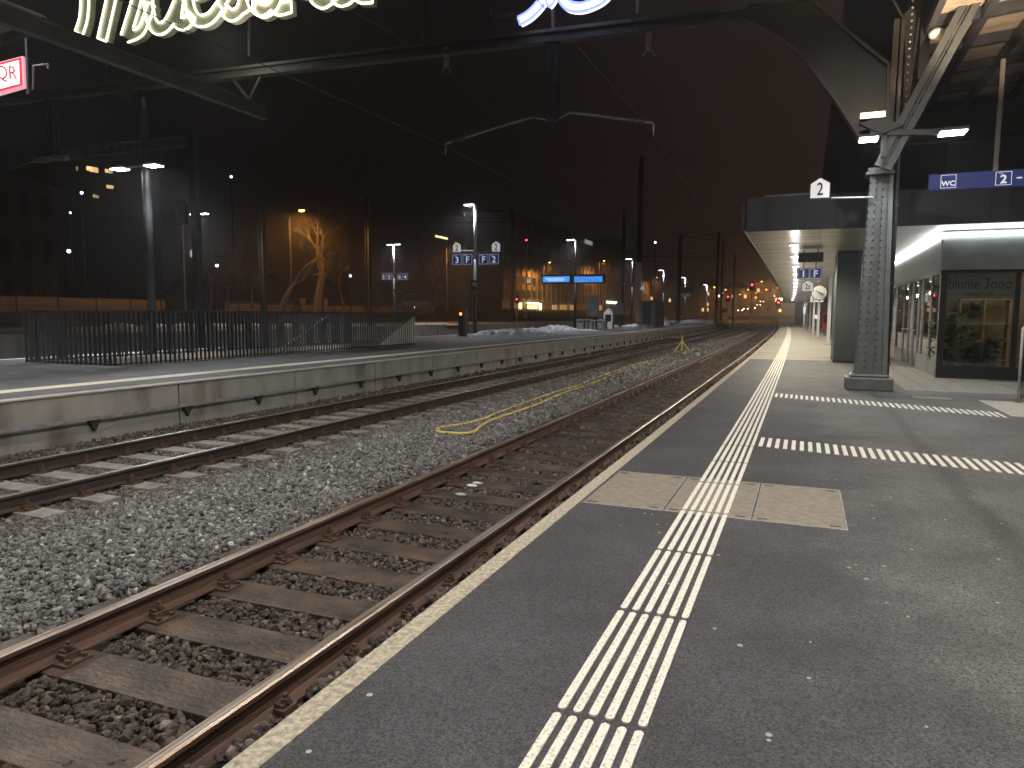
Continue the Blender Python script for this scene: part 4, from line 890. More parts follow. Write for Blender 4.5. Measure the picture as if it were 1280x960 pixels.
for (px, ya, yb), lb in zip(((811, 36, 70), (558, 58, 92)), ('right hanging ribbed insulator under the tie beam', 'left hanging ribbed insulator under the tie beam')):
    t = thing('insulator', gy(px, ya, 15.6), lb, 'insulator'); m = MB(); insulator(m, gy(px, ya, 15.6), gy(px, yb-8, 15.6), .065, 8); m.build('porcelain', mat('porcelain', (.35, .30, .26), .35), t)
    c = gy(px, yb-6, 15.6); MB().tube([c+Vector((-.12, 0, -.08)), c+Vector((-.06, 0, .02)), c+Vector((.08, 0, .0)), c+Vector((.12, 0, -.12))], .018, 6).build('clamp', 'galv', t)
def wire(p, q, sag, label, r=.007):
    p, q = Vector(p), Vector(q); pts = []
    for i in range(17):
        k = i/16; pts.append(p.lerp(q, k)+Vector((0, 0, -4*sag*k*(1-k))))
    tag(MB().tube(pts, r, 4).build('overhead_wire', mat('copper_wire', (.10, .085, .075), .5, .5), fix=False), label, 'wire')
a1 = gy(803, 150, 15.6); a2 = gy(560, 184, 15.6)
wire((-3.3, -8, 5.35), a1, .05, 'contact wire above the nearest track'); wire((-8.1, -8, 5.3), a2, .05, 'contact wire above the second track')
wire((-3.0, -8, 6.7), gy(805, 62, 15.6), .25, 'carrying wire to the right hanging insulator'); wire((-3.25, -8, 6.7), gy(815, 62, 15.6), .22, 'twin carrying wire beside the right hanging insulator'); wire((-7.9, -8, 6.9), gy(556, 82, 15.6), .25, 'carrying wire to the left hanging insulator')
wire(a1, (-4.4, 62, 5.2), .1, 'contact wire of the nearest track beyond the hall', .006); wire(a2, (-8.9, 62, 5.2), .1, 'contact wire of the second track beyond the hall', .006)
wire(gy(815, 66, 15.6), (-4.4, 62, 6.6), .8, 'carrying wire of the nearest track beyond the hall', .006); wire(gy(558, 88, 15.6), (-8.9, 62, 6.6), .8, 'carrying wire of the second track beyond the hall', .006)
# left hanging pair of insulated clamps
for (p0, p1, p2), lb in zip((((10, 214), (45, 200), (62, 199)), ((126, 202), (84, 198), (67, 197))), ('left pale clamp arm on the dark hanger at far left', 'right pale clamp arm on the dark hanger at far left')):
    t = thing('wire_clamp', gy(*p1, 15.6), lb, 'overhead line arm'); MB().tube([gy(*p0, 15.6), gy(*p1, 15.6)], .015, 6).build('rod', 'galv', t); MB().tube([gy(*p1, 15.6), gy(*p2, 15.6)], .09, 10).build('sleeve', 'grey_box', t)
# =================================================================== ISLAND PLATFORM: RAILING
t = thing('stair_railing', (-15, 17, PZ), 'long dark slatted railing around the stair opening on the island platform', 'railing')
X0, X1, Y0, Y1, ZT = -16.4, -13.6, 11.0, 23.75, PZ+1.20
rl = MB(); rl.box(X0-.03, X1+.03, Y0-.03, Y0+.03, ZT, ZT+.035); rl.box(X1-.03, X1+.03, Y0+.03, Y1+.03, ZT, ZT+.035); rl.box(X0-.03, X0+.03, Y0+.03, Y1, ZT, ZT+.035)
rl.build('top_rail', 'steel_dark', t)
rl = MB(); rl.box(X0-.02, X1+.02, Y0-.012, Y0+.012, PZ+.06, PZ+.09); rl.box(X1-.012, X1+.012, Y0+.012, Y1, PZ+.06, PZ+.09); rl.box(X0-.012, X0+.012, Y0+.012, Y1, PZ+.06, PZ+.09); rl.build('bottom_rail', 'steel_dark', t)
bl = None; rest = MB(); cnt = 0
M['slat'] = mat('railing_slat', (.05, .05, .056), .5, .1, (.034, .034, .04), 3)
def bal(x, y, rz):
    global bl, cnt
    if cnt >= 99:
        rest.cbox((x, y, PZ+.62), (.014, .075, 1.16), rz); return
    if bl is None: bl = MB().cbox((0, 0, .62), (.014, .075, 1.16)).build('baluster', 'slat'); o = bl
    else: o = bl.copy(); COL.objects.link(o)
    o.parent = t; o.location = (x+15, y-17, 0); o.rotation_euler = (0, 0, rz); cnt += 1
n = 20
for i in range(n): bal(X0+(X1-X0)*i/(n-1), Y0, .2)
n = 98
for i in range(1, n): bal(X1, Y0+(Y1-Y0)*i/(n-1), PI/2-.35+.15*math.sin(i*.05))
for i in range(1, n): rest.cbox((X0, Y0+(Y1-Y0)*i/(n-1), PZ+.62), (.014, .075, 1.16), PI/2-.3)
o = rest.build('baluster', 'slat', t); o['kind'] = 'stuff'
# stairwell lining and a light inside it
t = thing('stairwell', (-15, 17, PZ), 'stair opening with pale walls inside the slatted railing', 'stairs')
m = MB(); m.box(-16.25, -16.2, 11.4, 23.4, -.715, PZ+.03); m.box(-13.75, -13.7, 11.4, 23.4, -.715, PZ+.03); m.box(-16.2, -13.75, 11.35, 11.4, -.715, PZ+.03); m.build('lining', 'pwall', t)
m = MB()
for i in range(5): m.box(-16.19, -13.76, 21.9+i*.3, 23.39, -.715+i*.17, -.715+(i+1)*.17)
m.build('steps', 'csleeper', t)
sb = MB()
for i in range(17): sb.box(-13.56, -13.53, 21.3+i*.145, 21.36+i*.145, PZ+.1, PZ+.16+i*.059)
sb.build('painted_light_bars', 'white', t)  # white stepped bars added to paint the lit triangle on the balusters
MB().bar((-13.74, 16.2, PZ+.04), (-13.74, 18.6, PZ+1.1), .03, .07).build('painted_light_band', 'poletop', t)  # pale bar added to paint the slanting band of light on the balusters
lamp_light('stair_light', (-14.9, 21.8, -.3), 70, (1, .95, .82), .1)
lamp_light('stair_light', (-14.9, 16, -.4), 60, (1, .95, .82), .1)

# =================================================================== LAMP POSTS
def white_lamp(px, row, base_z, ztop, label, two=False, power=1500, spot=True, dark=False, headx=1, dep=None):
    """lamp post: pixel column and row of the lamp head; its height gives the distance"""
    if dep is None: dep = FPX*(ztop-EYE)/(391-row)
    p = gd(px, row, dep); x, y, zt = p.x, p.y, p.z
    t = thing('platform_lamp', (x, y, base_z), label, 'lamp post')
    MB().tube([(x, y, base_z), (x, y, base_z+(zt-base_z)*.58)], .11, 10).build('pole', 'black' if dark else 'steel', t, smooth=True)
    MB().tube([(x, y, base_z+(zt-base_z)*.58), (x, y, zt)], .09 if not dark else .07, 10).build('upper_pole', 'poletop' if not dark else 'black', t, smooth=True)  # upper section coloured paler to paint in the lamp's wash on the pole
    for s in ((-1, 1) if two else (-headx,)):
        h = MB().cbox((x+s*.42, y, zt+.06), (.62, .30, .07)).build('lamp_head', 'galv', t); MB().cbox((x+s*.42, y, zt+.012), (.56, .26, .025)).build('lens', 'lampwhite' if dep < 60 else 'lampsmall', h)
        lamp_light('lamp_light', (x+s*.42, y, zt-.08), power/(2 if two else 1), (.9, .95, 1), .12, 'SPOT', 160, .5, direction=(0, 0, -1))
    if spot and not dark:
        z = base_z+(zt-base_z)*.60; h = MB().disc((x-.14, y-.05, z), .07, .22, 10, 'Z').build('floodlight', 'white', t)
        lamp_light('pole_wash', (x+.2, y-.35, zt-.55), 9, (.9, .95, 1), .1)
    return t, x, y, zt
LP = {}
LP['594'] = white_lamp(594, 256, PZ, 8.11, 'pole lamp with single head between the 3 F and F 2 signs')
LP['250'] = white_lamp(249, 268, .5, 8.1, 'two headed pole lamp with a small number sign on the third platform', True)
LP['493'] = white_lamp(492, 306, .5, 8.1, 'two headed pole lamp above the small blue 5 E and E 4 signs', True)
_g = copy_tree(LP['250'][0], (-37.5, 12.5, .5), label='unseen two headed pole lamp added on the third platform beyond the left picture edge'); lamp_light('lamp_light', (-37.5, 12.5, 7.6), 900, (.9, .95, 1), .12, 'SPOT', 160, .5, direction=(0, 0, -1))  # unseen lamp added to brighten the left of the third platform
LP['718'] = white_lamp(720, 300, PZ, 7.1, 'black lamp post carrying the two blue departure screens', dark=True)
LP['792'] = white_lamp(791, 324, PZ, 7.1, 'black lamp post just left of the tall white footed mast', dark=True)
LP['830'] = white_lamp(830, 338, PZ, 7.3, 'pale topped lamp post right of the grey waiting shelter', power=1000)
LP['857'] = white_lamp(857, 347, PZ, 7.3, 'small pale topped lamp post by the far dark name board', power=1000)
LP['885'] = white_lamp(884, 356, PZ, 7.3, 'tiny far pale topped lamp post left of the low red signal', power=1000)
# tall double lamp pole at the left on the island platform
t = thing('platform_lamp', (-17.8, 15.7, PZ), 'tall grey pole at left with two bright flat lamps on a crossarm', 'lamp post')
MB().tube([(-17.8, 15.7, PZ), (-17.8, 15.7, 7.9)], .12, 12).build('pole', 'steel_dark', t, smooth=True)
MB().bar((-18.9, 15.6, 5.66), (-17.0, 15.6, 5.66), .08, .06).build('crossarm', 'steel', t)
for x in (-18.59, -17.27):
    h = MB().cbox((x, 15.5, 5.64), (.46, .34, .06)).build('lamp_head', 'galv', t); MB().cbox((x, 15.5, 5.598), (.42, .30, .02)).build('lens', 'lampwhite', h)
    lamp_light('lamp_light', (x, 15.5, 5.52), 900, (.9, .95, 1), .12, 'SPOT', 118, .6, direction=(.45 if x > -18 else -.45, -.1, -1))
for px, rz, yy in ((160, .5, 124), (178, -.5, 130)):
    c = gy(px, yy, 15.5); h = MB().cbox(c, (.30, .12, .24), rz).build('floodlight', 'steel_dark', t)
# signs on the 594 lamp
x, y = LP['594'][1], LP['594'][2]
def pz(px, py): return gy(px, py, y)
s1 = house_sign(pz(571, 309), .60, .66, '2', 'white house shaped number 2 sign left of the pole lamp above 3 F'); s2 = house_sign(pz(620, 308), .62, .70, '2', 'white house shaped number 2 sign right of the pole lamp above F 2')
tag(MB().tube([pz(576, 313.5), pz(616, 313.5)], .03, 6).build('sign_bar', 'galv'), 'thin bar through the pole lamp holding both number 2 signs', 'bar')
a, b = pz(565, 318), pz(592, 331); blue_sign(a.x, b.x, b.z, a.z, y-.1, [(a.x+(b.x-a.x)*.27, '3', 1), (a.x+(b.x-a.x)*.75, 'F', 1)], 'blue sign reading 3 F left of the pole lamp')
a, b = pz(598, 317.5), pz(625, 330.5); blue_sign(a.x, b.x, b.z, a.z, y-.1, [(a.x+(b.x-a.x)*.27, 'F', 1), (a.x+(b.x-a.x)*.75, '2', 1)], 'blue sign reading F 2 right of the pole lamp')
t = thing('lattice_mast', (pz(587, 400).x, y, PZ), 'dark ladder like lattice mast left of the pole lamp', 'mast'); m = MB(); a, b = pz(585, 405), pz(590.5, 405); zt_ = pz(587, 342).z
for xx in (a.x, b.x): m.bar((xx, y, PZ), (xx, y, zt_), .05, .05)
for k in range(14): z = PZ+.2+k*(zt_-PZ-.3)/13; m.bar((a.x, y, z), (b.x, y, z), .04, .05)
m.build('ladder', 'galv', t)
c = pz(594, 361); tag(MB().cbox((c.x, y-.16, c.z), (.42, .06, .30)).build('warning_plate', mat('ochre_plate', (.22, .15, .02), .5)), 'small ochre plate on the pole lamp mast', 'plate')
c = pz(597, 352); tag(MB().cbox((c.x, y-.2, c.z), (.55, .3, .12)).build('junction_box', 'steel_dark'), 'dark junction box above the ochre plate', 'box')
c = gz(578, 420, PZ); t = thing('ticket_post', c, 'slim grey post with an orange lit top left of the lattice mast', 'post'); MB().box(c.x-.25, c.x+.05, c.y, c.y+.2, PZ, PZ+1.0).build('body', 'steel', t); MB().box(c.x+.06, c.x+.2, c.y, c.y+.2, PZ, PZ+1.45).build('panel', 'galv', t); MB().cbox((c.x-.1, c.y-.01, PZ+1.2), (.12, .06, .14)).build('orange_light', emis('orange_button', (1, .3, .1), 3), t); MB().box(c.x-.2, c.x, c.y+.01, c.y+.2, PZ+1.001, PZ+1.4).build('head', 'rust', t)
# small signs on the third platform
x, y = LP['493'][1], LP['493'][2]
a, b = pz(476, 342), pz(491, 350); blue_sign(a.x, b.x, b.z, a.z, y-.1, [(a.x+(b.x-a.x)*.27, '5', 0), (a.x+(b.x-a.x)*.75, 'E', 0)], 'tiny blue sign reading 5 E, left of its two headed lamp pole')
a, b = pz(496, 342), pz(511, 350); blue_sign(a.x, b.x, b.z, a.z, y-.1, [(a.x+(b.x-a.x)*.27, 'E', 0), (a.x+(b.x-a.x)*.75, '4', 0)], 'tiny blue sign reading E 4, right of its two headed lamp pole')
tag(MB().cbox(pz(495, 363), (.8, .3, .12)).build('junction_box', 'steel'), 'small box on the pole below the 5 E sign', 'box')
x, y = LP['250'][1], LP['250'][2]; house_sign(pz(241, 316), .55, .62, '2', 'small number 2 sign left of the lamp pole on the third platform')
# departure display
x, y = LP['718'][1], LP['718'][2]
t = thing('departure_display', (x, y, 4), 'black framed pair of glowing blue departure screens on a black post', 'display'); a, b = pz(678.5, 344), pz(756, 354)
MB().box(a.x, b.x, y-.25, y+.25, b.z, a.z).build('housing', 'black', t); a, b = pz(680, 346), pz(713, 352.6)
M['screenl'] = screen_mat('departure_screen_left', 1.2)
MB().box(a.x, b.x, y-.262, y-.252, b.z, a.z).build('screen', 'screenl', t); 
q = MB(); 
for i in range(4): z = a.z-(.12+i*.07); q.box(a.x+.15+.1*i, b.x-.35-.12*(i % 2), y-.268, y-.263, z-.025, z)
q.build('display_text', emis('screen_text', (.75, .95, 1), 1.1), t)
a, b = pz(719, 346), pz(754, 352.6); MB().box(a.x, b.x, y-.262, y-.252, b.z, a.z).build('screen', 'screen', t)
# =================================================================== MASTS
def mast(px, top, base_row, z0, label, w=.22, mname='black', dep=None, group=None, lower=None):
    p = gz(px, base_row, z0) if dep is None else gd(px, base_row, dep); zt = zat(p.x, p.y, top)
    t = thing('overhead_line_mast', (p.x, p.y, z0), label, 'mast', group)
    for s in (-1, 1): MB().box(p.x+s*w/2-.03, p.x+s*w/2+.03, p.y-w/2, p.y+w/2, z0, zt).build('flange', mname, t)
    MB().box(p.x-w/2+.03, p.x+w/2-.03, p.y-.02, p.y+.02, z0, zt).build('web', mname, t)
    if lower: MB().box(p.x-w/2-.05, p.x+w/2+.05, p.y-w/2-.06, p.y-w/2-.01, z0, zat(p.x, p.y, lower)).build('white_band', 'poletop', t)
    MB().cbox((p.x, p.y, z0+.1), (w*2, w*2, .2)).build('foot', 'concrete_dark', t)
    for k in (.93, .80): # cantilever
        z = z0+(zt-z0)*k
    return t, p, zt
mast(797.5, 196, 405, PZ, 'very tall dark overhead line mast with a white painted lower half', .55, 'black', lower=328)
mast(330, 262, 391, -.5, 'dark overhead line mast in front of the orange lit trees', .3, dep=52)
mast(461, 244, 391, -.5, 'thin dark overhead line mast left of the 5 E sign', .3, 'steel_dark', dep=60)
mast(640, 258, 392, -.5, 'dark overhead line mast left of the display', .26, 'black', dep=95)
mast(778, 262, 398, -.5, 'dark mast between the display and the tall white footed mast', .3, 'steel_dark', dep=100)
mast(848, 292, 401, PZ, 'dark mast standing in the snow on the island platform end', .5, 'black', dep=115)
mast(895, 290, 398, -.5, 'left of two close dark masts at the platform end', .45, 'black', dep=135)
mast(901, 300, 398, -.5, 'right of two close dark masts at the platform end', .35, 'black', dep=150)
mast(916, 318, 397, -.5, 'farthest dark mast between the two red signals', .35, 'black', dep=165)
# portal beams of the overhead line, far
for (pa, pb, lb) in (((461, 280, 60), (640, 278, 95), 'thin dark crossbeam between the two left masts'), ((778, 320, 100), (895, 322, 135), 'dark crossbeam behind the tall mast'), ((848, 297, 115), (940, 288, 160), 'dark crossbeam reaching toward the canopy')):
    a, b = gd(*pa), gd(*pb); tag(MB().bar(a, b, .15, .12).bar(a+Vector((0, 0, .6)), b+Vector((0, 0, .6)), .1, .1).build('overhead_line_beam', 'steel_dark'), lb, 'beam')
t = thing('gantry', gy(243, 172, 20), 'lattice gantry with one leg spanning the tracks at left', 'gantry'); m = MB()
A, B_ = gy(-20, 198, 20), gy(241, 169, 20); dn = Vector((0, 0, -.34))
m.bar(A, B_, .08, .07); m.bar(A+dn, B_+dn, .08, .07)
for i in range(24): a = A.lerp(B_, i/23); b = A.lerp(B_, min((i+.5)/23, 1)); m.bar(a, a+dn, .04, .04); m.bar(a+dn, b, .03, .03)
m.build('beam', 'steel', t); MB().box(B_.x-.12, B_.x+.12, 19.88, 20.12, -.5, B_.z+.1).build('leg', 'steel_dark', t)
# =================================================================== SIGNALS
def signal(px, row, dep, z0, label, size=1, lens='red', post=True):
    p = gd(px, row, dep); t = thing('rail_signal', (p.x, p.y, z0), label, 'signal')
    MB().prism([(p.x-.34*size, p.y, p.z-.75*size), (p.x+.34*size, p.y, p.z-.75*size), (p.x+.34*size, p.y, p.z+.3*size), (p.x+.15*size, p.y, p.z+.5*size), (p.x-.15*size, p.y, p.z+.5*size), (p.x-.34*size, p.y, p.z+.3*size)], (0, .2, 0)).build('board', 'black', t)
    MB().disc((p.x, p.y-.03, p.z), .12*size, .04, 14, 'Y').build('lamp', lens, t)
    MB().disc((p.x, p.y-.02, p.z-.4*size), .10*size, .03, 12, 'Y').build('dark_lamp', 'darkglass', t)
    if post: MB().tube([(p.x, p.y+.1, z0), (p.x, p.y+.1, p.z-.5)], .07, 8).build('post', 'galv', t); MB().cbox((p.x, p.y+.1, z0+.2), (.6, .5, .4)).build('foot', 'concrete_dark', t)
    return t, p
_, p = signal(940, 356, 88, -.5, 'main signal showing red beside the near track, left of the canopy', .9)
lamp_light('signal_glow', p+Vector((0, -.5, 0)), 14, (1, .05, .05), .1)
_, p = signal(910, 371, 120, -.5, 'lower red signal left of the main signal', 1)
lamp_light('signal_glow', p+Vector((0, -.5, 0)), 12, (1, .05, .05), .1)
signal(658, 300, 88, 1, 'high red signal above the dark office block front', .8)
signal(646, 374, 90, -.5, 'low red signal left of the green lit shop front', .7)
signal(973, 378, 190, -.5, 'far red light low in the distance', 1.8)
signal(225, 262, 45, 1, 'dim round signal with ring on a dark board at left', 1.2, 'darkglass')
house_sign(gd(661, 351, 95), .6, .7, '2', 'small arched number sign below the high red signal')
house_sign(gd(803, 360, 95), .5, .6, '2', 'small number sign on the white footed tall mast')
for px, py, lb in ((903, 396, 'left'), (956, 397, 'right')):
    p = gz(px, py+1, -.45); t = thing('ground_signal', p, f'{lb} small low ground signal with white lights between the far tracks', 'signal'); MB().cbox((p.x, p.y, p.z+.2), (.5, .3, .5)).build('box', 'black', t); MB().disc((p.x-.1, p.y-.16, p.z+.22), .09, .03, 10, 'Y').disc((p.x+.12, p.y-.16, p.z+.22), .09, .03, 10, 'Y').build('lens', emis('shunt_lamp', (1, .85, .6), 5), t)
# =================================================================== ISLAND PLATFORM FURNITURE
def at2(px, row): return gz(px, row, PZ)
p = at2(741, 413); t = thing('information_board', p, 'tall grey poster board on legs behind the grey bins', 'board'); 
za, zb = zat(p.x, p.y, 395), zat(p.x, p.y, 369); a = gy(733, 380, p.y).x; b = gy(748, 380, p.y).x
MB().box(a, b, p.y+.1, p.y+.22, za, zb).build('panel', mat('poster_grey', (.22, .25, .26), .4, 0, (.14, .16, .17), 1.5), t); MB().box(a+.1, a+.18, p.y+.12, p.y+.2, PZ, za).box(b-.18, b-.1, p.y+.12, p.y+.2, PZ, za).build('legs', 'steel_dark', t)
for px, w, lb in ((725, 9, 'left grey box bin beside the black lamp post'), (735.5, 9, 'middle grey box bin under the poster board'), (750, 7, 'right pale box bin next to the bench rail')):
    p = at2(px, 412); zt_ = zat(p.x, p.y, 399); a = gy(px-w/2, 400, p.y).x; b = gy(px+w/2, 400, p.y).x
    t = thing('litter_bin', p, lb, 'bin', 'grey box bins on the island platform'); MB().box(a, b, p.y, p.y+.6, PZ+.05, zt_).build('body', 'grey_box', t, bevel=.02); MB().box(a+.08, b-.08, p.y-.01, p.y-.002, zt_-.25, zt_-.12).build('slot', 'black', t); MB().box(a+.03, b-.03, p.y+.05, p.y+.55, PZ, PZ+.05).build('base', 'black', t)
p = at2(744, 413); tag(MB().bar((p.x-.2, p.y-.2, PZ+.75), (p.x+.9, p.y-.2, PZ+.75), .05, .04).bar((p.x, p.y-.2, PZ), (p.x, p.y-.2, PZ+.75), .04, .04).bar((p.x+.7, p.y-.2, PZ), (p.x+.7, p.y-.2, PZ+.75), .04, .04).build('leaning_rail', 'poletop'), 'pale leaning rail in front of the box bins', 'rail')
p = at2(761, 411); t = thing('vending_kiosk', p, 'narrow white gabled dispenser right of the box bins', 'dispenser'); za = zat(p.x, p.y, 391); zb = zat(p.x, p.y, 385); a = gy(754.5, 400, p.y).x; b = gy(765.5, 400, p.y).x
MB().prism([(a, p.y, PZ), (b, p.y, PZ), (b, p.y, za), ((a+b)/2, p.y, zb), (a, p.y, za)], (0, .6, 0)).build('body', 'poletop', t); MB().box(a+.12, b-.12, p.y-.01, p.y-.002, za-.75, za-.15).build('opening', 'darkglass', t)
p = at2(757, 412); tag(MB().disc((p.x+.1, p.y-.3, PZ+.4), .12, .8, 12).build('ash_bin', 'steel'), 'small dark cylindrical ash bin before the white dispenser', 'bin')
p = at2(775, 409); t = thing('cabinet', p, 'grey wall cabinet on a post left of the white footed mast', 'cabinet'); MB().cbox((p.x, p.y, zat(p.x, p.y, 386)), (.75, .4, 1.1)).build('box', 'grey_box', t); MB().cbox((p.x, p.y, PZ+.6), (.12, .12, 1.2)).build('post', 'steel', t)
p = gd(782, 379, 110); 
# shelter
p = at2(813, 409); y = p.y; t = thing('waiting_shelter', p, 'boxy grey metal waiting shelter with two pale panels in the snow', 'shelter'); zt_ = zat(p.x, y, 378)
a, b = gy(799, 400, y).x, gy(825.5, 400, y).x
MB().box(a, b, y+.05, y+2, PZ+.05, zt_).build('body', mat('shelter_grey', (.10, .11, .12), .4, .2), t)
for u, v in ((799, 803), (813.5, 819)): MB().box(gy(u, 400, y).x, gy(v, 400, y).x, y-.02, y+.04, PZ, zt_+.05).build('panel', 'grey_box', t)
MB().box(a-.1, b+.1, y-.1, y+2.1, zt_+.06, zt_+.14).build('roof', 'steel', t)
# far name board
a, b = gd(838, 367, 125), gd(864, 372, 125); tag(MB().box(a.x, b.x, a.y, a.y+.3, b.z, a.z).build('name_board', 'steel_dark'), 'dark unlit name board on far masts', 'board')
# snow
def snow(px, row, w, h, d, label, z0=PZ):
    p = gz(px, row, z0); m = MB(); nx, ny = 22, 8
    for i in range(nx):
        for j in range(ny):
            u, v = i/(nx-1)*2-1, j/(ny-1)*2-1; e = max(0, 1-u*u)**.5*max(0, 1-v*v)**.5
            m.v.append((p.x+u*w/2, p.y+v*d/2, z0-.02+e*h*random.uniform(.45, 1.1)+(.0 if e else -.02)))
    for i in range(nx-1):
        for j in range(ny-1): a = i*ny+j; m.f.append((a, a+ny, a+ny+1, a+1)); m.mi.append(0)
    tag(m.build('snow_pile', 'snow'), label, 'snow pile')
snow(640, 419, 4.6, .42, 1.6, 'grey ridge of old snow right of the pole lamp'); snow(668, 416, 3.0, .38, 1.6, 'second grey snow ridge left of the display post'); snow(697, 413, 3.2, .45, 2.0, 'highest dirty snow heap just left of the display post')
snow(733, 413, 2.2, .12, 1.5, 'thin white snow patch under the box bins'); snow(795, 408, 3, .3, 2, 'white snow heap at the foot of the tall mast'); snow(807, 409, 2.0, .3, 1, 'small snow heap before the waiting shelter')
snow(828, 406.5, 2.2, 1.0, 2, 'steep white snow heap at the right end of the shelter'); snow(862, 403.5, 7, .55, 5, 'long low snow bank at the island platform end'); snow(885, 402, 6, .45, 6, 'far end of the snow covered platform')
snow(542, 405.5, 5.5, .22, 3, 'flat white snow strip beyond the railing end', .5)
for i in range(9): snow(150+i*42, 407.0, 2.2, .22, 1.2, 'bright snow lump on the third platform seen through the railing', .5)
for o in [o for o in bpy.data.objects if o.get('label') == 'bright snow lump on the third platform seen through the railing']: o['group'] = 'snow lumps on the third platform'
# hydrant with yellow hose
t = thing('yellow_hose', gz(700, 488, -.5), 'yellow hose lying in a long loop on the ballast between the tracks', 'hose')
def onb(L, dz=.0): return [Vector((p.x, p.y, -.455+dz)) for p in [gz(px, py, -.47) for px, py in L]]
MB().tube(smooth_path(onb([(870,437),(852,442),(800,455),(745,473),(725,482),(700,489),(655,505),(620,518),(603,525),(580,531),(550,536),(549,541),(575,543),(592,541),(602,533),(618,525),(670,507),(705,492),(740,480),(780,464),(830,449)]), 4), .027, 6).build('hose', 'yellow', t, smooth=True)
p = gz(852, 440, -.5); t = thing('hydrant_post', p, 'thin yellow standpipe between the tracks where the hose ends', 'standpipe'); MB().tube([(p.x, p.y, -.5), (p.x, p.y, .35)], .045, 8).build('pipe', 'yellow', t)
MB().tube([(p.x, p.y, .1), (p.x-.3, p.y-.6, -.46)], .03, 6).tube([(p.x, p.y, .1), (p.x+.35, p.y+.4, -.46)], .03, 6).build('brace', 'yellow', t)
tag(MB().tube(smooth_path(onb([(985-42, 409), (930, 418), (905, 424), (885, 427)]), 3), .02, 5).build('yellow_cable', 'yellow'), 'short far yellow cable on the ballast', 'cable')
# bits of litter/snow between rails
m = MB()
for px, py in ((597, 603), (590, 606), (576, 617)): p = gz(px, py, -.49); m.sphere((p.x, p.y, -.50), .05, 8, 5, (1.4, .8, .35))
tag(m.build('paper_scrap', 'snow'), 'small white scraps lying between the near rails', 'litter')
# =================================================================== STREET SIDE
t = thing('street_fence', (-50, 20, 1.5), 'long dark railing fence on the retaining wall in front of the stone wall', 'fence')
m = MB(); [m.bar((-49.9, -20, z), (-49.9, 200, z), .04, .05) for z in (1.6, 2.55)]; m.build('rails', 'black', t)
pm = None
for i in range(70):
    y = -18+i*3.0
    if pm is None: pm = MB().box(-.04, .04, -.04, .04, 0, 1.12).build('post', 'black'); o = pm
    else: o = pm.copy(); COL.objects.link(o)
    o.parent = t; o.location = (.1, y-20, 0)
m = MB()
for i in range(1400): y = -18+i*.15; m.box(-49.91, -49.89, y, y+.02, 1.6, 2.55)
o = m.build('bars', 'black', t, fix=False); o['kind'] = 'stuff'
wl = MB(); wl.box(-52.6, -52.2, -30, 47.4, 1.2, 2.62); wl.box(-52.6, -52.2, 54.5, 130, 1.2, 2.42)
tag(wl.build('stone_wall', 'stonewall'), 'coursed sandstone garden wall lit orange by the street lamp', 'wall')
for px, lb in ((375, 'left pale gate pillar in the stone wall'), (403, 'right pale gate pillar in the stone wall')):
    p = gx(px, 380, -52); tag(MB().cbox((p.x, p.y, 2.1), (.7, .9, 1.9)).cbox((p.x, p.y, 3.1), (.85, 1.05, .15)).build('gate_pillar', 'stonewall'), lb, 'pillar')
# sodium street lamps
SL = [(377, 263, 9.5, 'orange street lamp above the bare tree branches at left'), (571, 304, 9.5, 'orange street lamp behind the left number 2 sign'), (687, 328, 9.5, 'orange street lamp above the left departure screen'), (755, 326, 9.5, 'orange street lamp on a curved post right of the screens'), (821, 347, 9.5, 'orange street lamp above the waiting shelter'), (865, 355, 9.5, 'orange street lamp above the far name board'), (893, 359, 9.5, 'orange street lamp beside the two close dark masts'), (907, 362, 10, 'small orange street lamp above the low red signal'), (952, 352, 13, 'high orange lamp right of the main red signal'), (935, 362, 11, 'small orange lamp left of the main signal'), (964, 363, 12, 'small far orange lamp over the distant road'), (971, 366, 12, 'tiny far orange lamp in the distant row'), (978, 368, 12, 'tiny rightmost orange lamp by the canopy edge'), (945, 371, 9, 'low orange lamp over the distant cars')]
SL.append((-70, 300, 9.5, 'unseen orange street lamp added beyond the left picture edge'))  # unseen lamp added to light the stone wall and fence at left
sl = None
for i, (px, row, z, lb) in enumerate(SL):
    dep = FPX*(z-EYE)/(391-row); dep = min(dep, 330); p = gx(px, row, -57) if i in (2, 3, 4, 5) else gd(px, row, dep); zb = 1.2
    if sl is None:
        sl = thing('street_lamp', (p.x, p.y, p.z), lb, 'street lamp', 'orange street lamps along the street'); 
        MB().tube([(p.x-1.6, p.y+.5, p.z-8.3), (p.x-1.6, p.y+.5, p.z-.4), (p.x-1.3, p.y+.4, p.z-.05), (p.x-.3, p.y+.1, p.z+.08)], .07, 6).build('pole', 'steel_dark', sl)
        h = MB().sphere((p.x, p.y, p.z+.08), .36, 10, 6, (1, .5, .3)).build('lamp_head', 'steel_dark', sl); MB().sphere((p.x, p.y, p.z), .28, 10, 6, (1, .6, .4)).build('bulb', 'sodium', sl); o = sl
    else: o = copy_tree(sl, p, label=lb)
    lamp_light('sodium_light', p+Vector((0, 0, -.3)), kind='SPOT', angle=164 if i in (2, 3, 4, 5) else 172, blend=.35, direction=(0, 0, -1), power=(2600, 3000, 8000, 8000, 8000, 8000)[i] if i < 6 else (7000 if i < 14 else 1000), color=(1, .42, .09), radius=.25)
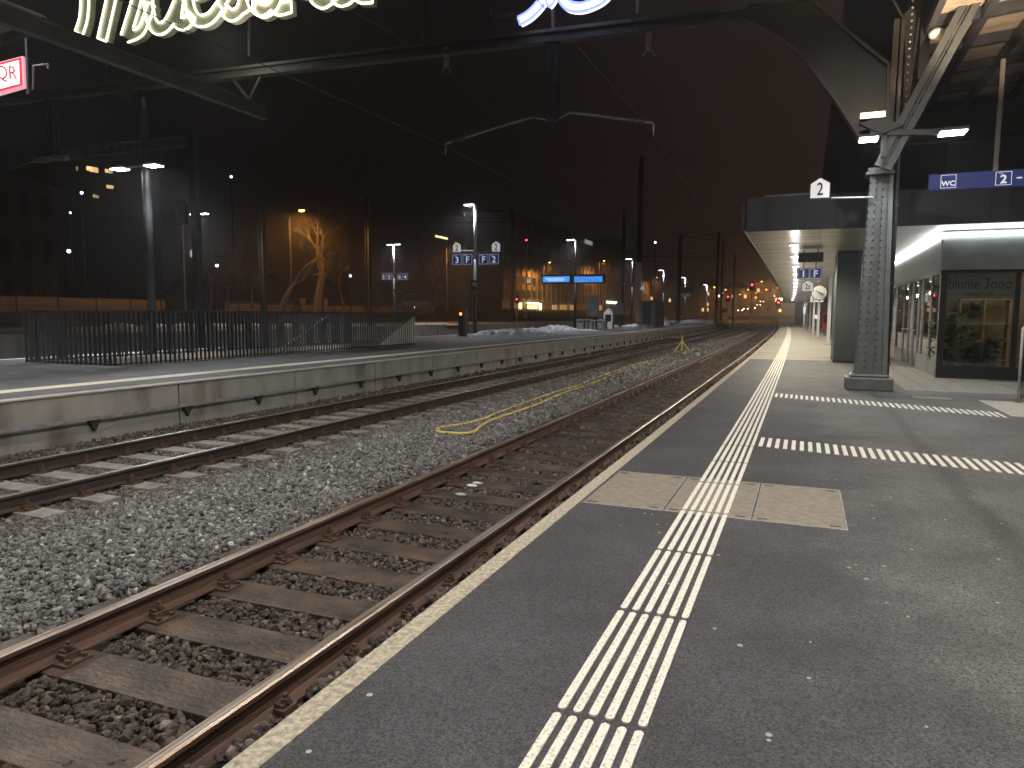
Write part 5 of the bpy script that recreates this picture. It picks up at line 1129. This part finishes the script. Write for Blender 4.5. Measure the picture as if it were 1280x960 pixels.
# white small lights on the hill, left
for px, row, r, lb in ((86, 314, .2, 'bright white garden lamp between the left trees'), (271, 332, .16, 'white lantern among the shrubs right of the lamp pole'), (102, 241, .15, 'small white light high on the dark slope'), (289, 221, .13, 'lone white light high in the dark above the trees'), (88, 266, .10, 'faint tiny light on the dark slope'), (819, 303, .11, 'tiny white light high right of the office block'), (438, 345, .12, 'faint white light behind the mast')):
    p = gd(px, row, 85); t = thing('garden_lamp', p, lb, 'lamp'); MB().sphere(p, r, 10, 6).build('globe', 'lampsmall', t); MB().tube([(p.x, p.y, 1.2), (p.x, p.y, p.z-r*.8)], .05, 5).build('pole', 'black', t)
# trees
def tree(px, row_base, dep, h, label, spread=.5, levels=6, lean=0, r0=.22, seed=1, name='bare_tree', twigs=2):
    rd = random.Random(seed); p = gd(px, row_base, dep); z0 = p.z if p.z > 1 else 1.2; t = thing(name, (p.x, p.y, z0), label, 'tree'); tr = MB(); cr_ = MB()
    def grow(a, d, L, r, lv):
        k = 3; pts = [a]
        for i in range(k): d = (d+Vector((rd.gauss(0, .13), rd.gauss(0, .13), rd.gauss(0, .06)))).normalized(); pts.append(pts[-1]+d*L/k)
        (tr if lv >= levels-1 else cr_).tube(pts, r, 7 if lv >= levels-1 else 4, r2=r*.62)
        if lv <= 0: return
        for i in range(twigs+(rd.random() < .5)):
            ax = Vector((rd.gauss(0, 1), rd.gauss(0, 1), rd.gauss(0, .5))).normalized(); nd_ = (d+ax*spread*rd.uniform(.6, 1.4)).normalized(); nd_.z += .05
            grow(pts[-1] if i < 2 else pts[2], nd_, L*rd.uniform(.6, .82), r*(.52 if lv > 3 else .6), lv-1)
    grow(Vector((p.x, p.y, z0)), Vector((lean, 0, 1)).normalized(), h*.30, r0, levels)
    tr.build('trunk', 'bark', t, fix=False); cr_.build('crown', 'bark', t, fix=False); return t
tree(352, 388, 58, 8.2, 'large bare tree with a leaning trunk under the orange street lamp', .66, 8, .3, .34, 3, twigs=2)
tree(398, 390, 60, 10, 'thick trunk right of the leaning tree', .45, 6, 0, .5, 4)
for i, (px, h, sd, lb) in enumerate([(35, 5, 11, 'small bare tree before the pale house'), (140, 5.5, 12, 'small bare tree left of the tall double lamp'), (205, 5, 13, 'small bare tree right of the tall double lamp'), (262, 6, 14, 'bare tree beside the lamp pole with the number sign'), (285, 7, 15, 'bushy bare tree left of the dark mast'), (315, 7, 16, 'bushy bare tree just before the dark mast'), (430, 6, 17, 'dim bare tree right of the gate pillars'), (470, 6, 18, 'dim bare tree behind the thin mast'), (505, 7, 19, 'dim bare tree right of the 4 E lamp'), (545, 7, 20, 'dim bare tree left of the pole lamp')]):
    tree(px, 386, 62+3*(i % 3), h, lb, .85, 6, 0, .12, sd, twigs=3 if i in (4, 5) else 2)
# buildings
def building(x, ya, yb, z1, depth, label, name, floors, cols, wallmat, win='darkglass', z0=1.2, fh=None, ww=.5, hh=.6, lit=(), roof=True, base=0):
    t = thing(name, (x, (ya+yb)/2, z0), label, 'building')
    MB().box(x-depth, x, ya, yb, z0, z1).build('wall', wallmat, t); H_ = (z1-z0-base)/floors; Wd = (yb-ya)/cols; n = 0
    if roof: MB().box(x-depth-.4, x+.5, ya-.4, yb+.4, z1+.002, z1+.5).build('roof', 'steel_dark', t)
    proto = {}; rest = MB()
    for c in range(cols):
        for f in range(floors):
            key = (f, c) in lit; yc, zc = ya+Wd*(c+.5), z0+base+H_*(f+.5)
            if n >= 100: rest.box(x, x+.06, yc-Wd*ww/2, yc+Wd*ww/2, zc-H_*hh/2, zc+H_*hh/2); continue
            if key not in proto: o = proto[key] = MB().box(x+.0, x+.06, yc-Wd*ww/2, yc+Wd*ww/2, zc-H_*hh/2, zc+H_*hh/2).build('window', 'warmwin' if key else win, t); o['_c'] = (yc, zc)
            else: s = proto[key]; o = s.copy(); COL.objects.link(o); o.parent = t; o.location = (0, yc-s['_c'][0], zc-s['_c'][1])
            n += 1
    for o in proto.values(): del o['_c']
    if rest.v: o = rest.build('window', win, t, fix=False); o['kind'] = 'stuff'
    return t
M['office'] = mat('office_concrete', (.26, .225, .18), .8, 0, (.18, .155, .125), .5)
OX = -62
ya = gx(628, 290, OX).y; yb = gx(812, 310, OX).y
ob = building(OX, ya, yb, gx(690, 286, OX).z, 9, 'long office block with rows of narrow windows, lower floors lit orange', 'office_block', 6, 44, 'office', ww=.5, hh=.60, base=3.6)
fins = MB()
for i in range(45): y = ya+(yb-ya)*i/44; fins.box(OX+.1, OX+.4, y-.10, y+.10, 4.6, gx(690, 286, OX).z-1)
fins.build('fins', 'office', ob)
# lit shop front on the ground floor
def lit(px0, px1, r0, r1, x, c, s, name, label, cat='window'):
    a, b = gx(px0, r0, x), gx(px1, r1, x); tag(MB().box(x, x+.15, a.y, b.y, b.z, a.z).build(name, emis(name+'_glow', c, s)), label, cat)
lit(657, 673, 377.5, 380.5, -61.4, (.55, 1, .6), 3.2, 'lit_shop_sign', 'green white lit shop sign on the office block ground floor', 'shop sign')
lit(659, 671, 381, 386.5, -61.4, (1, .85, .4), 1.8, 'lit_shop_window', 'yellow lit shop window under the green sign'); lit(673.5, 676.5, 379, 388, -61.4, (1, .85, .5), 3, 'lit_doorway', 'bright yellow doorway right of the green sign', 'doorway')
lit(648, 652, 378, 387, -61.4, (1, .8, .45), 1.5, 'lit_doorway', 'lit doorway left of the green sign', 'doorway'); lit(758, 771, 376, 380, -61.4, (.7, 1, .75), 2.6, 'lit_shop_sign', 'white green lit shop sign behind the dispenser', 'shop sign')
lit(544, 559, 294, 299.5, -61.4, (1, .8, .4), 2, 'lit_window_row', 'row of lit yellow windows left of the pole lamp', 'window'); lit(731, 740, 299, 307, -61.4, (.9, .85, .9), .35, 'dim_window', 'three dim pale windows high on the office block', 'window')
for q, (px, w) in enumerate(((690, 6), (700, 8), (712, 5), (744, 8))): lit(px, px+w, 381, 388, -61.4, (1, .55, .18), .35, 'lit_shop_window', ['faint orange window right of the bright doorway', 'wide faint orange window left of the display post', 'narrow faint orange window by the display post', 'faint orange window behind the poster board'][q])
ya = gx(832, 330, -75).y
building(-75, yb+6, yb+52, zat(-75, yb+6, 300), 20, 'dark old building with rounded roofline right of the office block', 'town_house', 5, 9, 'office', ww=.35, hh=.55)
building(-72, yb+56, yb+150, 20, 20, 'orange lit apartment row behind the far masts', 'apartment_block', 5, 18, 'plaster', ww=.4, hh=.5, lit=((2, 3), (1, 12)))
building(-66, yb+170, yb+330, 21, 20, 'farthest long facade glowing orange above the distant street', 'apartment_block', 4, 20, 'plaster', ww=.4, hh=.5, lit=((1, 3), (2, 9), (0, 14)))
a = gx(-40, 230, -62); b = gx(66, 236, -62)
M['houseplaster'] = mat('dark_old_plaster', (.10, .09, .08), .85, 0, (.07, .062, .055), 2)
hs = building(-62, a.y, b.y, zat(-62, b.y, 236), 10, 'old pale plaster house in the dark at the far left', 'old_house', 3, 4, 'houseplaster', ww=.4, hh=.55)
for (xa, xb, yy, row, lb) in ((-76, -62, 350, 352, 'leftmost and tallest of the distant houses closing the street'), (-61.5, -47, 344, 358, 'wide distant house left of the main red signal'), (-46.5, -36, 348, 354, 'narrow distant house behind the main red signal'), (-35.5, -23, 343, 360, 'low distant house right of the main red signal'), (-22.5, -10, 350, 357, 'rightmost distant house beside the canopy edge')):
    t = thing('town_house', ((xa+xb)/2, yy, 1.2), lb, 'building'); zt_ = zat((xa+xb)/2, yy, row); MB().box(xa, xb, yy, yy+10, 1.2, zt_).build('wall', mat('house_render', (random.uniform(.10, .2), random.uniform(.09, .15), .09), .85, 0, (.08, .07, .05), 1), t)
    MB().prism([(xa-.4, yy-.4, zt_+.01), (xb+.4, yy-.4, zt_+.01), ((xa+xb)/2+2, yy-.4, zt_+2.6), ((xa+xb)/2-2, yy-.4, zt_+2.6)], (0, 10.8, 0)).build('roof', 'steel_dark', t)
    nc = int((xb-xa)/2.6)
    for c in range(nc):
        for f in range(5):
            xx = xa+1+(xb-xa-2)*(c+.5)/nc; z = 3.4+f*(zt_-4)/5; MB().box(xx-.5, xx+.5, yy-.1, yy-.01, z, z+1.5).build('window', 'warmwin' if random.random() < .14 else 'darkglass', t)
for px, row in ((925, 368), (945, 366), (958, 362), (968, 370), (984, 372), (972, 360)): p = gd(px, row, 318); copy_tree(sl, p, label='tiny distant orange lamp before the houses at the end of the street', group='distant street lamps'); lamp_light('sodium_light', p, 1500, (1, .45, .12), .3)
# hillside tower with a few lit windows
a, b = gx(85, 190, -120), gx(170, 270, -120)
tw = thing('tower_block', (-120, (a.y+b.y)/2, 1.2), 'unlit tower block in the dark with a few glowing windows at left', 'building'); MB().box(-135, -120.2, a.y-4, b.y+6, 1.2, zat(-120, a.y, 196)).build('wall', 'concrete_dark', tw)
for px0, px1, r0, r1, s in ((109, 112, 207.5, 213, 1.6), (113, 117, 208, 215, 1.2), (118, 123, 209, 216, .9), (132, 136, 211, 216, 1), (137, 141, 212, 217, .5), (134, 137, 231, 235.5, .9), (138, 142, 231.5, 236, .8), (117, 120, 243, 247, .5), (121, 124, 244, 248, .3), (96, 97.5, 208, 213, .3)):
    a, b = gx(px0, r0, -120), gx(px1, r1, -120); MB().box(-120.19, -120, a.y, b.y, b.z, a.z).build('lit_window', emis('tower_window', (1, .66, .30), s*1.1), tw)
# white lit fence piece, cars and distant lights
t = thing('lit_railing', gx(700, 394, -48), 'pale railing lit from the shop fronts beyond the tracks', 'railing'); m = MB(); ya, yb2 = gx(645, 394, -47).y, gx(758, 394, -47).y
for i in range(int((yb2-ya)/.5)): m.box(-47.04, -46.98, ya+i*.5, ya+i*.5+.3, .9, 2.0)
m.build('slats', mat('pale_railing', (.32, .27, .18), .8), t); MB().bar((-47, ya, 2.05), (-47, yb2, 2.05), .06, .06).build('top_rail', 'galv', t)
lamp_light('shopfront_light', gx(665, 384, -70), 260, (.85, 1, .7), .5); lamp_light('shopfront_light', gx(700, 384, -58), 160, (1, .75, .4), .5)
def car(px, row, dep, rz, color, label, front=True, strength=6):
    p = gd(px, row, dep); z = p.z-.65; t = thing('parked_car' if strength < 3 else 'car', (p.x, p.y, z), label, 'car', 'cars on the far street')
    m = MB(); prof = [(-2.1, .3), (-2.1, .8), (-1.6, .95), (-1.0, 1.4), (.6, 1.42), (1.2, 1.0), (2.05, .85), (2.1, .3)]; ca, sa = math.cos(rz), math.sin(rz)
    def T(u, v, w): return (p.x+u*ca-v*sa, p.y+u*sa+v*ca, z+w)
    m.prism([T(u, -.85, w) for u, w in prof], Vector(T(0, .85, 0))-Vector(T(0, -.85, 0))); m.build('body', mat('car_paint', color, .3, .3), t)
    for u in (-1.3, 1.3):
        for v in (-.8, .8): c = Vector(T(u, v, .32)); ax = Vector(T(0, .1, 0))-Vector(T(0, -.1, 0)); MB().tube([c-ax/2, c+ax/2], .32, 12).build('wheel', 'black', t)
    for v in (-.6, .6): c = T(2.12 if front else -2.12, v, .65); MB().sphere(c, .13, 8, 5).build('headlight' if front else 'tail_light', emis('headlight', (1, .92, .7), strength) if front else emis('tail_light', (1, .06, .03), strength), t)
for i, (px, row, dep, fr_, st_, lb) in enumerate([(509, 385, 80, False, 4, 'car with red tail lights behind the lamp with the 5 E sign'), (523, 384.5, 82, True, 3, 'dark car with pale light beside the red lit car'), (925, 388, 230, True, 16, 'left oncoming car with bright headlights far right'), (932, 386, 245, True, 16, 'second oncoming car with bright headlights'), (941, 385, 260, True, 16, 'third oncoming car with bright headlights'), (948, 381, 285, True, 14, 'fourth oncoming car further up the road'), (952, 377, 310, True, 14, 'fifth tiny oncoming car highest on the road'), (905, 389, 200, False, 8, 'car with red tail lights before the distant headlights'), (960, 386, 270, False, 8, 'small far car with red lights near the canopy')]):
    car(px, row, dep, -PI/2+.1 if i > 1 else -PI/2, (.05, .05, .06), lb, fr_, st_)
for px, row, w, c, s, lb in ((978, 374, 9, (1, .8, .5), 5, 'white lit strip sign far beside the canopy edge'), (990, 374, 5, (1, .35, .1), 4, 'orange lit strip sign far beside the canopy edge'), (975, 388, 2.5, (1, .55, .05), 6, 'single yellow light low beside the far track'), (898, 370, 3, (.9, .95, .6), 3, 'small square pale lit panel near the left far lamp'), (903, 366, 2, (.3, .5, 1), 1.2, 'small blue light beside the pale panel')):
    p = gd(px, row, 210); k = 210/FPX; tag(MB().box(p.x-w*k/2, p.x+w*k/2, p.y, p.y+.3, p.z-.3, p.z+.3).build('lit_sign', emis('far_sign', c, s)), lb, 'sign')
# dark far end block closing the platform
t = thing('end_building', gz(1000, 403.5), 'dark bluish building closing the far end of the platform', 'building'); e0, e1 = gy(994, 378, 132), gy(1016, 378, 132); MB().box(e0.x, e1.x, 132, 140, 0, e0.z).build('wall', 'clad', t); e2 = gy(1006, 378, 131.9); MB().box(e2.x-.15, e2.x+.15, 131.9, 131.99, 1.8, 3.0).build('window', emis('blue_window', (.5, .75, 1), 2.5), t)
# =================================================================== HAZE
HZ = .0017
if HZ:
    m, n, l, b = newmat('night_mist'); n.remove(b); v = n.new('ShaderNodeVolumePrincipled'); v.inputs['Color'].default_value = (.9, .9, .92, 1); v.inputs['Density'].default_value = HZ; v.inputs['Anisotropy'].default_value = .84
    l.new(v.outputs[0], n['Material Output'].inputs['Volume']); o = MB().box(-420, 60, -60, 460, -1.9, 45).build('haze', m); tag(o, 'thin cold night mist', 'haze', kind='stuff')
